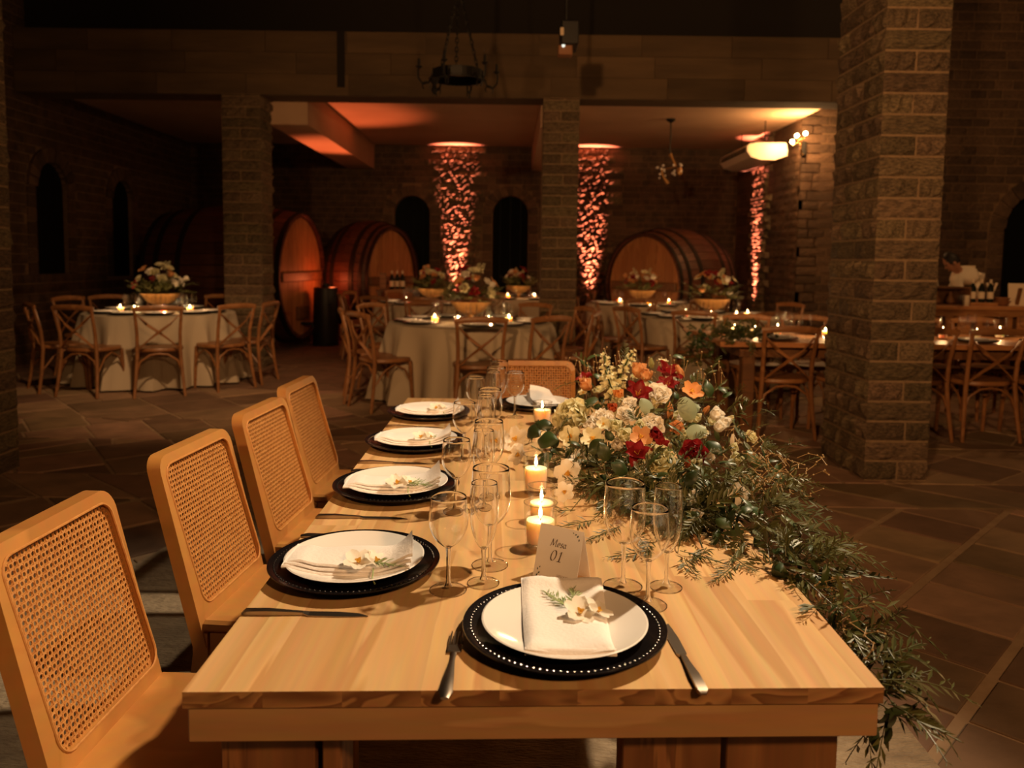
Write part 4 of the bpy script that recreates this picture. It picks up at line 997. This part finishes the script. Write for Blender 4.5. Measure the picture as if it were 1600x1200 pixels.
for i in range(90):                                   # dry golden twigs on the right of the mound and down the edge
    p=Vector((R_.uniform(.56,.70),R_.uniform(1.75,2.2),R_.uniform(.80,.90))) if i<55 else Vector((.60,R_.uniform(1.25,1.7),R_.uniform(.68,.77)))
    q=p
    for s in range(4):
        e=q+Vector((R_.uniform(-.012,.024),R_.uniform(-.024,.012),R_.uniform(-.018,.018))); tw.tube([q,e],.0009,4,cap=False); tw.ball(e,.0028,5); q=e
for i in range(120):                                  # wax flower dots above the mound
    a=R_.uniform(0,1); p=Vector((.24+.42*a+R_.gauss(0,.03),2.75-.25*a+R_.gauss(0,.10),1.0+R_.gauss(.0,.03)))
    tw.tube([p-Vector((R_.gauss(0,.01),R_.gauss(0,.01),.03)),p],.0007,4,cap=False); tw.ball(p,.0035,5)
tw.v=[(x-G0.x,y-G0.y,z-G0.z) for x,y,z in tw.v]; ob('dry_sprays',(tw,M['twig']),gar,kind='stuff')
# ---------------- things on the tables behind ----------------
def flower_bowl(loc,label,seed,big=1.0,cols=None):
    rr=random.Random(seed); t=thing('flower_bowl',label,'flowers',loc,rr.uniform(0,6),'flower bowls on the back tables')
    ob('bowl',(MB().lathe([(.05,0),(.06,.005),(.02,.02),(.025,.05),(.10,.08),(.15,.14),(.155,.15),(.148,.15),(.02,.12)],20),M['gold']),t)
    b=MB(); 
    for i in range(48):
        a=rr.uniform(0,2*pi); r=rr.uniform(.04,.16); frond(b,(r*cos(a),r*sin(a),.14+rr.uniform(0,.08)),(cos(a)*.8,sin(a)*.8,rr.uniform(.05,.9)),rr.uniform(.10,.19)*big,7,.05,(0,0,1),.2,True,.35,i)
    ob('foliage',(b,M['leaf_fine'],False),t,kind='stuff')
    for i in range(20):
        a=rr.uniform(0,2*pi); e=rr.uniform(.25,1.4); d=Vector((cos(a)*cos(e),sin(a)*cos(e),sin(e))); L=rr.uniform(.14,.23)*big
        k,c=rr.choice(cols or [('rose','cream'),('orchid','cream'),('tulip','white'),('lily','red'),('orchid','apricot'),('rose','white'),('tulip','apricot')])
        o=ob(c+'_'+k,flower(k,c,i%2),t); orient(o,d*L+Vector((0,0,.17)),d,rr.uniform(0,6),rr.uniform(.032,.048))
    for i in range(2):
        o=ob('cream_snapdragon',flower('snap','cream',0),t); a=rr.uniform(0,6); orient(o,(.08*cos(a),.08*sin(a),.38*big),(.5*cos(a),.5*sin(a),1),0,.038)
    return t
for i,((tx,ty,_),R,nm,wh) in enumerate(TABLES): flower_bowl((tx,ty,.752),'brass bowl of cream and red flowers on the '+nm,60+i,(1.0,1.05,1.0,.95,.95,.9)[i]).scale=(1.35,)*3
ME_nap=MB().box((-.07,-.05,0),(.07,.05,.018),bev=.006).mesh('small_napkin',M['napkin'])
def table_set(tx,ty,R,nm,angs,ng,nc,cp):
    rows={'c':[], 'g':[], 'k':[]}
    for a in angs:
        a=math.radians(a+R_.uniform(-2,2)); rows['c'].append((tx+(R-.19)*cos(a),ty+(R-.19)*sin(a),a))
        for j in range(ng): rows['g'].append((tx+(R-.40-.03*j)*cos(a+.10-.13*j),ty+(R-.40-.03*j)*sin(a+.10-.13*j),['wine','water','flute'][j]))
    for k in range(nc): a=-pi/2+(k-(nc-1)/2)*(1.15 if nc<4 else .75); rows['k'].append((tx+.40*cos(a+.12),ty+.40*sin(a+.12)))
    for k in rows: rows[k].sort(key=lambda q:px((q[0],q[1],.8)))
    for i,(x,y,a) in enumerate(rows['c']):
        o=ob('charger_plate',ME_charger_s,loc=(x,y,.7525)); tag(o,'dark charger on the %s, %s from its left'%(nm,ORD[i]),'charger','chargers on the '+nm)
        o=ob('dinner_plate',ME_plate_s,loc=(x,y,.7605)); tag(o,'white plate on the %s, %s from its left'%(nm,ORD[i]),'plate','plates on the '+nm)
        o=ob('napkin',ME_nap,loc=(x,y,.770),rot=(0,0,a+R_.uniform(-.3,.3))); tag(o,'folded napkin on the %s, %s from its left'%(nm,ORD[i]),'napkin','napkins on the '+nm)
    cnt={}
    for x,y,k in rows['g']:
        cnt[k]=cnt.get(k,-1)+1; o=ob(GN[k],ST[k],loc=(x,y,.7525)); tag(o,'clear %s on the %s, %s from its left'%(GN[k].replace('_',' '),nm,ORD[min(19,cnt[k])]),'glass','glasses on the '+nm)
    for i,(x,y) in enumerate(rows['k']): candle(x,y,.7525,.040,.085,.055,'lit candle in a glass on the %s, %s from its left'%(nm,ORD[i]),'candles on the '+nm,cp*1.4,False)
for ti,angs,rad in CH:
    (tx,ty,_),R,nm,wh=TABLES[ti]; table_set(tx,ty,R,nm,angs,3 if ti<3 else 2,(4,4,4,3,3,2)[ti],1.5)
for k,x in enumerate(LX):
    for s,yy in (('near',6.24),('far',6.86)):
        o=ob('charger_plate',ME_charger_s,loc=(x,yy,.7555)); tag(o,'dark charger on the %s side of the long table, %s from its left end'%(s,ORD[k]),'charger','chargers on the long table')
        o=ob('dinner_plate',ME_plate_s,loc=(x,yy,.7635)); tag(o,'white plate on the %s side of the long table, %s from its left end'%(s,ORD[k]),'plate','plates on the long table')
        o=ob('napkin',ME_nap,loc=(x,yy,.773),rot=(0,0,R_.uniform(-.3,.3))); tag(o,'folded napkin on the %s side of the long table, %s from its left end'%(s,ORD[k]),'napkin','napkins on the long table')
        for j,g in enumerate(('wine','water')):
            o=ob(GN[g],ST[g],loc=(x+.17+.08*j,yy+(.1-.02*j if s=='near' else -.12),.7555)); tag(o,'clear %s on the %s side of the long table, %s from its left end'%(GN[g].replace('_',' '),s,ORD[k]),'glass','glasses on the long table')
for k,x in enumerate((1.86,2.05,2.26,2.62,2.95,3.38,3.60,3.92,4.15,4.42)):
    candle(x,6.50+.06*(k%3),.7555,.034 if k%2 else .040,.085,.055 if k%2 else .07,'lit candle on the middle of the long table, %s from its left end'%ORD[k],'candles on the long table',1.7,False)
lg=thing('leaf_garland','dark leafy garland hanging over the left end of the long table','garland',(1.66,6.35,.755)); b=MB()
for i in range(90):
    t_=R_.random(); p=Vector((-.18+.55*t_ if t_>.35 else -.12+R_.gauss(0,.05),R_.gauss(-.1,.12),.05 if t_>.35 else -.30*(1-t_/.35)+.04))+Vector((0,R_.gauss(0,.04),R_.gauss(0,.03)))
    frond(b,p,(R_.uniform(-1,.6),R_.uniform(-.8,.5),R_.uniform(-.4,.6)),R_.uniform(.08,.16),6,.05,(0,-.6,.8),.3,True,.5,i)
ob('foliage',(b,M['leaf_fine'],False),lg,kind='stuff')
for i in range(40):
    t_=R_.random(); o=ob('broad_leaf',LFM['bigleaf'],lg); orient(o,(-.16+R_.gauss(0,.04) if t_<.4 else -.15+.6*t_,R_.gauss(-.16,.1),.03-.3*max(0,.4-t_)+R_.uniform(0,.06)),(R_.uniform(-.7,.5),-.8,R_.uniform(0,.8)),R_.uniform(0,6),R_.uniform(.022,.034))
# ---------------- hanging things ----------------
t=thing('iron_chandelier','black wrought-iron ring chandelier hanging in front of the header','chandelier',(-.50,7.0,2.93))
ob('ring',(MB().lathe([(.205,0),(.22,0),(.22,.085),(.205,.085),(.205,0)],32,None,False,False),M['iron'],False),t)
for k in range(8): a=2*pi*k/8; ob('rivet_panel',(MB().box((-.05,-.004,.015),(.05,.004,.07),Matrix.Translation((.224*cos(a),.224*sin(a),0))@Matrix.Rotation(a+pi/2,4,'Z')),M['iron'],False),t)
for k in range(3):
    a=2*pi*k/3+.5; n=16; b=MB()
    for i in range(n):
        p=Vector((.20*cos(a),.20*sin(a),.08)).lerp(Vector((.02*cos(a),.02*sin(a),.74)),(i+.5)/n); d=Vector((-.18*cos(a),-.18*sin(a),.66)).normalized(); e=Vector((-sin(a),cos(a),0)) if i%2 else d.cross(Vector((-sin(a),cos(a),0)))
        pts=[p+d*.030*cos(q*pi/4)+e*.013*sin(q*pi/4) for q in range(9)]; b.tube(pts,.0045,5,cap=False)
    ob('chain',(b,M['iron']),t)
ob('hook_rod',(MB().tube([(0,0,.72),(0,0,2.67)],.012,8).ball((0,0,.74),.03,8),M['iron']),t)
for k in range(6):
    a=2*pi*k/6+.25; c,s=cos(a),sin(a)
    ar=ob('arm',(MB().tube([(c*r,s*r,z) for r,z in ((.22,.05),(.26,-.03),(.31,-.05),(.35,0),(.355,.06),(.345,.10))],.009,6).tube([(c*(.28+.035*cos(q)),s*(.28+.035*cos(q)),-.06+.035*sin(q)) for q in [i*.6-1 for i in range(9)]],.006,5).lathe([(.01,.08),(.028,.095),(.03,.10),(.01,.103)],10,Matrix.Translation((c*.345,s*.345,0))),M['iron']),t)
    ob('candle_sleeve',(MB().lathe([(.012,.10),(.012,.165)],8,Matrix.Translation((c*.345,s*.345,0))),M['iron']),ar)
    ob('bulb',(MB().lathe([(.004,.166),(.013,.185),(.010,.205),(.001,.23)],8,Matrix.Translation((c*.345,s*.345,0))),M['glass']),ar)
ob('finial',(MB().lathe([(.005,-.14),(.03,-.10),(.012,-.06),(.04,-.02),(.05,0)],12,Matrix.Translation((-.20,-.09,0))),M['iron']),t)
t=thing('projector','black projector on a ceiling rod with a small pale sensor box','projector',(.47,7.5,3.30))
ob('body',(MB().box((-.055,-.15,.05),(.11,.15,.27),bev=.012),M['blackmetal'],False),t); ob('rod',(MB().tube([(.0,0,.26),(.0,0,2.30)],.012,8),M['blackmetal']),t)
ob('sensor_box',(MB().box((-.075,-.12,-.035),(.055,.0,.055),bev=.006),M['clay'],False),t); ob('sensor_lens',(MB().ball((-.03,-.125,.045),.016,10),M['lens']),t); ob('side_label',(MB().box((-.062,-.152,.13),(-.03,-.149,.20)),M['wlabel'],False),t)
t=thing('glass_chandelier','small crooked chandelier with glass drops hanging in the right bay','chandelier',(2.32,11.8,2.52))
ob('ceiling_cup',(MB().lathe([(.07,.97),(.06,.945),(.02,.92)],14),M['iron']),t); ob('rod',(MB().tube([(0,0,.94),(.005,0,.70),(-.005,0,.55),(.0,0,.46)],.010,6),M['iron']),t)
ob('upper_arm',(MB().tube([(0,0,.46),(.03,0,.40),(.10,0,.28)],[.03,.014,.01],8),M['gold']),t); ob('lower_arm',(MB().tube([(-.12,0,.22),(-.09,0,.12),(-.02,0,.02)],[.01,.012,.03],8),M['gold']),t); ob('link',(MB().tube([(.10,0,.28),(0,.0,.25),(-.12,0,.22)],.007,6),M['gold']),t)
for k in range(18):
    s=1 if k%2 else -1; x=(.12 if s>0 else -.12)+R_.uniform(-.07,.07); z=(.22 if s>0 else .20)+R_.uniform(-.10,.10)
    ob('glass_drop',(MB().ball((x,R_.uniform(-.06,.06),z),R_.uniform(.013,.024),8),M['china']),t)
ob('lamp_cup',(MB().lathe([(.01,0),(.04,.03),(.045,.09),(.03,.12)],10,Matrix.Translation((.15,0,.14))),M['gold']),t)
t=thing('air_conditioner','long cream air conditioner hung along the side wall of the bay','air conditioner',(3.74,12.45,2.90))
b=MB(); pr=[(-.30,.20),(-.30,.12),(-.24,.04),(-.10,.0),(.12,.0),(.29,.06),(.30,.14),(.28,.235),(-.26,.235)]; n=len(pr)
b.add([(x,-.75,z) for x,z in pr]+[(x,.75,z) for x,z in pr],[tuple(range(n)),tuple(range(2*n-1,n-1,-1))]+[(i,n+i,n+(i+1)%n,(i+1)%n) for i in range(n)]); ob('case',(b,M['acplastic'],True,25),t)
ob('outlet_slot',(MB().box((-.312,-.66,.125),(-.285,.66,.185)),M['void'],False),t); ob('louvre',(MB().box((-.318,-.66,.150),(-.29,.66,.156)),M['acplastic'],False),t); ob('top_tray',(MB().box((-.20,-.76,.236),(.27,.70,.252),bev=.004),M['acplastic'],False),t)
for s in (-.6,.6): ob('hanger',(MB().tube([(0,s,.25),(0,s,.59)],.008,6),M['iron']),t)
t=thing('wall_sconce','bright wall sconce with three bulbs at the corner of the bay','lamp',(4.16,11.56,3.05))
ob('wall_plate',(MB().box((.03,-.012,-.10),(.10,.03,.10),bev=.006),M['iron'],False),t); ob('arm',(MB().tube([(.06,0,-.08),(-.02,-.16,-.12),(-.10,-.32,-.06),(-.10,-.34,.10)],.011,8),M['gold']),t)
for k,(x,y,z) in enumerate([(-.05,-.35,.16),(-.165,-.33,.13),(-.215,-.30,.05)]):
    ob('bulb_arm',(MB().tube([(-.10,-.34,.06),(x,y,z-.05)],.008,6),M['gold']),t); ob('bulb',(MB().ball((x,y,z),.028,12),M['bulb']),t)
    l=lamp('sconce_light','POINT',(x,y,z),(26,20,13)[k],(1,.50,.18),.028); l.parent=t
# ---------------- floor lights ----------------
for k,(x,y,lb) in enumerate([(-1.07,14.60,'black floor light washing the stone strip between the plank doors'),(1.45,14.60,'black floor light washing the stone strip behind the middle pillar'),(3.99,13.3,'black floor light washing the side wall strip')]):
    t=thing('floor_light',lb,'light',(x,y,0),0,'floor lights'); ob('can',(MB().lathe([(.07,.012),(.085,.03),(.085,.10),(.08,.105),(.07,.09),(.06,.085)],16),M['blackmetal']),t); ob('foot',(MB().box((-.10,-.05,0),(.10,.05,.012)),M['blackmetal'],False),t)
t=thing('light_pedestal','black round pedestal with a red glowing light on top beside the barrels','pedestal',(-2.93,12.25,0)); ob('drum',(MB().lathe([(.20,0),(.205,.01),(.185,.9),(.175,.91)],24),M['blackmetal']),t)
ob('light_can',(MB().lathe([(.05,.91),(.06,.92),(.065,.97),(.055,.955)],16),M['blackmetal']),t)
l=lamp('pedestal_glow','POINT',(-2.86,12.42,1.02),6,(1,.16,.045),.04)
# console with bottles before the barrel
t=thing('wine_console','dark wooden console table holding bottles before the middle barrel','console',(-1.70,12.5,0)); ob('top',(MB().box((-.45,-.2,.84),(.45,.2,.88),bev=.005),M['darkwood'],False),t)
for sx in (-.40,.40):
    for sy in (-.15,.15): ob('leg',(MB().box((sx-.03,sy-.03,0),(sx+.03,sy+.03,.84)),M['darkwood'],False),t)
def bottle(x,y,z,label,group,s=1.0):
    t=thing('wine_bottle',label,'bottle',(x,y,z),R_.uniform(-.2,.2),group); t.scale=(s,)*3
    ob('glass_body',(MB().lathe([(.034,0),(.038,.005),(.038,.19),(.030,.215),(.015,.24),(.0135,.29),(.015,.295),(.0145,.30)],18),M['bottle']),t)
    ob('paper_label',(MB().lathe([(.0387,.05),(.0387,.14)],18,None,False,False),M['wlabel']),t); ob('capsule',(MB().lathe([(.0142,.25),(.0158,.255),(.0158,.302),(.004,.303)],12),M['wlabel']),t); return t
for k in range(3): bottle(-1.93+.085*k,12.5,.88,'dark wine bottle with pale label on the console, %s from the left'%ORD[k],'bottles on the console')
t=thing('label_stand','small stand of stacked pale cards left of the console bottles','stand',(-2.07,12.5,.88)); ob('post',(MB().box((-.05,-.02,0),(.05,.02,.26)),M['darkwood'],False),t)
for k in range(3): ob('card',(MB().box((-.045,-.026,.02+.08*k),(.045,-.021,.085+.08*k)),M['clay'],False),t)
# ---------------- bar ----------------
t=thing('bar_counter','wooden bar counter with framed open panels behind the long table','bar',(5.4,8.6,0))
ob('top',(MB().box((-1.1,-.28,.90),(1.6,.3,.945),bev=.006),M['barwood'],False),t); ob('back_panel',(MB().box((-1.05,-.10,.02),(1.55,-.06,.89)),M['darkwood'],False),t)
for r,z in enumerate((.10,.37,.62,.83)): ob('rail',(MB().box((-1.05,-.25,z),(1.55,-.20,z+.07),bev=.004),M['barwood'],False),t)
for k in range(9): x=-1.05+.32*k; ob('post',(MB().box((x,-.245,.0),(x+.06,-.195,.90),bev=.004),M['barwood'],False),t)
for k in range(8): x=-.99+.32*k; ob('frame_board',(MB().box((x+.06,-.235,.44),(x+.20,-.21,.83),bev=.003) if k%2 else MB().box((x+.0,-.235,.69),(x+.26,-.21,.73),bev=.003),M['barwood'],False),t)
t=thing('bottle_crate','dark open wooden crate with a shelf on the bar counter','crate',(4.72,8.5,.945)); 
for n_,a,b2 in (('side_panel',(-.20,-.12,0),(-.185,.12,.20)),('side_panel',(.185,-.12,0),(.20,.12,.20)),('bottom',(-.185,-.12,0),(.185,.12,.012)),('back_panel',(-.185,.105,.012),(.185,.12,.20)),('shelf',(-.185,-.12,.185),(.185,.105,.20))): ob(n_,(MB().box(a,b2),M['darkwood'],False),t)
for k,(x,c) in enumerate(((-.12,'clay'),(.03,'clay'))):
    o=ob('round_jug',(MB().lathe([(.02,0),(.04,.02),(.042,.05),(.02,.09),(.015,.13),(.018,.135)],14),M[c]),loc=(4.72+x,8.47,.957)); tag(o,'small round brown jug inside the bar crate, %s from the left'%ORD[k],'jug','jugs in the crate')
t=ob('bottle_riser',(MB().box((-.15,-.06,0),(.15,.06,.035),bev=.004),M['barwood'],False),loc=(5.06,8.42,.945)); tag(t,'pale wooden riser block under the three bar bottles','block')
for k in range(3): bottle(4.96+.095*k,8.42,.98,'dark wine bottle with square pale label on the bar riser, %s from the left'%ORD[k],'bottles on the bar',.82)
for k in range(2):
    t=thing('clay_bowl','brown clay bowl on the bar, '+('under the other' if k==0 else 'stacked in the lower one'),'bowl',(5.30,8.45,.945+.035*k)); ob('shell',(MB().lathe([(.03,0),(.05,.005),(.085-.012*k,.05),(.09-.012*k,.055),(.083-.012*k,.054),(.04,.012),(.005,.010)],20),M['clay']),t)
t=thing('wooden_spoon_pot','pale wooden utensils tied in a crossed bundle beside the clay bowls','utensils',(5.19,8.47,.945))
for k,dx in enumerate((-.05,.0,.055)): ob('utensil',(MB().tube([(.0,0,0),(dx*.3,0,.13),(dx,0,.245)],[.008,.008,.014],8),M['wlabel']),t)
t=thing('menu_stand','blank pale menu board leaning on the bar counter','menu',(5.47,8.46,.945)); ob('sheet',(MB().box((-.09,-.004,.0),(.16,.004,.245),Matrix.Rotation(-.12,4,'X')),M['wlabel'],False),t); ob('prop',(MB().box((-.02,.0,.0),(.02,.01,.2),Matrix.Rotation(.25,4,'X')),M['darkwood'],False),t)
for k,(x,c) in enumerate(((4.86,'wlabel'),(4.79,'glass'))):
    o=ob('bar_tumbler',(MB().lathe([(.028,0),(.03,.003),(.034,.11),(.032,.112),(.027,.01)],16),M[c]),loc=(x,8.33 if k else 8.36,.945)); tag(o,('pale' if k==0 else 'clear')+' tumbler standing in front of the bar crate','tumbler')
# ---------------- people ----------------
def body(name,verts,edges,rad,mt,parent,root=0,sub=1):
    me=D.meshes.new(name); me.from_pydata(verts,edges,[]); me.materials.append(mt); o=D.objects.new(name,me); COL.objects.link(o); o.parent=parent
    sk=o.modifiers.new('skin','SKIN'); 
    if not me.skin_vertices: me.attributes  # layer is made by the modifier
    bm_=None
    import bmesh
    bm_=bmesh.new(); bm_.from_mesh(me); ly=bm_.verts.layers.skin.verify(); bm_.verts.ensure_lookup_table()
    for v,r in zip(bm_.verts,rad): v[ly].radius=(r,r) if not isinstance(r,tuple) else r; v[ly].use_root=False
    bm_.verts[root][ly].use_root=True; bm_.to_mesh(me); bm_.free()
    o.modifiers.new('sub','SUBSURF').levels=sub; o.modifiers['sub'].render_levels=sub+1; sk.use_smooth_shade=True
    return o
def hand(t,p,d,name='hand'):
    """palm and five curled fingers growing from wrist p along d"""
    d=Vector(d).normalized(); s=d.cross(Vector((0,0,1))).normalized(); u=s.cross(d); V=[];E=[];Rr=[]
    def a(q,r): V.append(tuple(q)); Rr.append(r); return len(V)-1
    p=Vector(p); w=a(p,.022); c=a(p+d*.045,.026); E.append((w,c))
    for k in range(4):
        o_=s*(.024-.016*k); L=(.030,.034,.032,.025)[k]; q=a(p+d*.085+o_,.0095); E.append((c,q)); q2=a(p+d*(.085+L)+o_-u*.012,.009); E.append((q,q2)); q3=a(p+d*(.085+L*1.5)+o_-u*.032,.008); E.append((q2,q3))
    q=a(p+d*.045+s*.042-u*.004,.010); E.append((c,q)); q2=a(p+d*.075+s*.055-u*.014,.009); E.append((q,q2))
    return body(name,V,E,Rr,M['skin'],t,0,1)
def head(t,c,face,s=1.0):
    """egg-shaped head with nose, brow, ears, eyes, mouth; face = looking direction"""
    f=Vector(face).normalized(); q=f.to_track_quat('-Y','Z').to_matrix().to_4x4(); T=Matrix.Translation(c)@q@Matrix.Scale(s,4)
    b=MB(); n=20; prof=[]
    for k in range(15):
        a=pi*k/14; z=-.115*cos(a); w=.074*sin(a)**.8
        if z<0: w*=1-.25*(z/.115)**2
        prof.append((max(w,.001),z))
    b.lathe(prof,n,T,False,False)
    vs=[]
    b.v=[tuple(v) for v in b.v]
    b.add([(-.012,-.070,.022),(.012,-.070,.022),(.016,-.074,-.022),(-.016,-.074,-.022),(0,-.098,-.018)],[(0,1,4),(1,2,4),(2,3,4),(3,0,4)],T)
    for sx in (-1,1): b.ball((sx*.074,.005,-.005),.020,8,T,1.4)
    h=ob('head',(b,M['skin'],True,60),t); e=MB()
    for sx in (-1,1): e.ball((sx*.028,-.067,.018),.010,8,T)
    ob('eye',(e,M['hair']),h); ob('mouth',(MB().tube([(-.022,-.066,-.055),(0,-.072,-.057),(.022,-.066,-.055)],.006,6,T),M['clay']),h)
    hb=MB(); hb.lathe([(.080*sin(pi*k/10)+.002,.118*cos(pi*k/10)) for k in range(0,7)],n,T@Matrix.Translation((0,.014,.016)),False,False); ob('hair',(hb,M['hair']),t)
    return h
# bartender bending over the counter, head down to the left
t=thing('person','bartender in white shirt bending over the bar with dark hair lowered','person',(5.28,9.05,0))
B0=[(.05,.1,.95),(.03,.08,1.10),(-.06,.0,1.27),(-.13,-.05,1.30),(-.20,-.10,1.30),(-.07,.16,1.27),(-.10,-.22,1.25)]
body('shirt',[(.05,.1,.93),(.03,.06,1.08),(-.04,-.02,1.22),(-.12,-.08,1.30),(-.19,-.12,1.325),(.02,.06,1.29),(.13,.02,1.10),(.03,-.18,1.02),(-.24,-.16,1.22),(-.27,-.30,1.08)],[(0,1),(1,2),(2,3),(3,4),(3,5),(5,6),(6,7),(3,8),(8,9)],[(.16,.12),(.165,.12),(.17,.12),(.12,.09),(.055,.05),.075,.055,.04,.07,.05],M['shirt'],t,1,1)
body('trousers',[(.05,.1,.95),(.14,.12,.86),(.15,.12,.48),(.15,.13,.06),(.15,.04,.03),(-.05,.12,.86),(-.06,.12,.48),(-.06,.13,.06),(-.06,.04,.03)],[(0,1),(1,2),(2,3),(3,4),(0,5),(5,6),(6,7),(7,8)],[.15,.10,.07,.045,.04,.10,.07,.045,.04],M['vest'],t,0,1)
head(t,(-.30,-.16,1.40),(-.80,.15,-.60)); ob('neck',(MB().tube([(-.19,-.12,1.31),(-.27,-.15,1.37)],.05,10),M['skin']),t)
hand(t,(.03,-.20,1.01),(-.5,-.7,-.2)); hand(t,(-.28,-.32,1.07),(.2,-.8,-.4))
t=thing('person','second bartender in dark waistcoat mostly hidden behind the stone pillar','person',(5.02,9.75,0))
body('shirt',[(0,0,.95),(0,0,1.15),(0,0,1.34),(0,0,1.42),(.17,0,1.35),(.22,-.05,1.10),(.16,-.25,1.02),(-.17,0,1.35),(-.22,-.05,1.10),(-.16,-.25,1.02)],[(0,1),(1,2),(2,3),(2,4),(4,5),(5,6),(2,7),(7,8),(8,9)],[(.15,.11),(.15,.11),(.14,.10),.06,.07,.05,.038,.07,.05,.038],M['shirt'],t,1,1)
body('waistcoat',[(0,-.005,.93),(0,-.005,1.12),(0,-.005,1.30)],[(0,1),(1,2)],[(.175,.135),(.175,.135),(.15,.115)],M['vest'],t,1,1)
body('trousers',[(0,0,.95),(.09,0,.86),(.10,0,.48),(.10,.01,.06),(.10,-.08,.03),(-.09,0,.86),(-.10,0,.48),(-.10,.01,.06),(-.10,-.08,.03)],[(0,1),(1,2),(2,3),(3,4),(0,5),(5,6),(6,7),(7,8)],[.15,.10,.07,.045,.04,.10,.07,.045,.04],M['vest'],t,0,1)
head(t,(0,-.02,1.56),(.35,-.85,-.3)); ob('neck',(MB().tube([(0,0,1.40),(0,-.01,1.50)],.05,10),M['skin']),t)
hand(t,(.15,-.27,1.015),(-.2,-.8,-.3)); hand(t,(-.15,-.27,1.015),(.2,-.8,-.3))
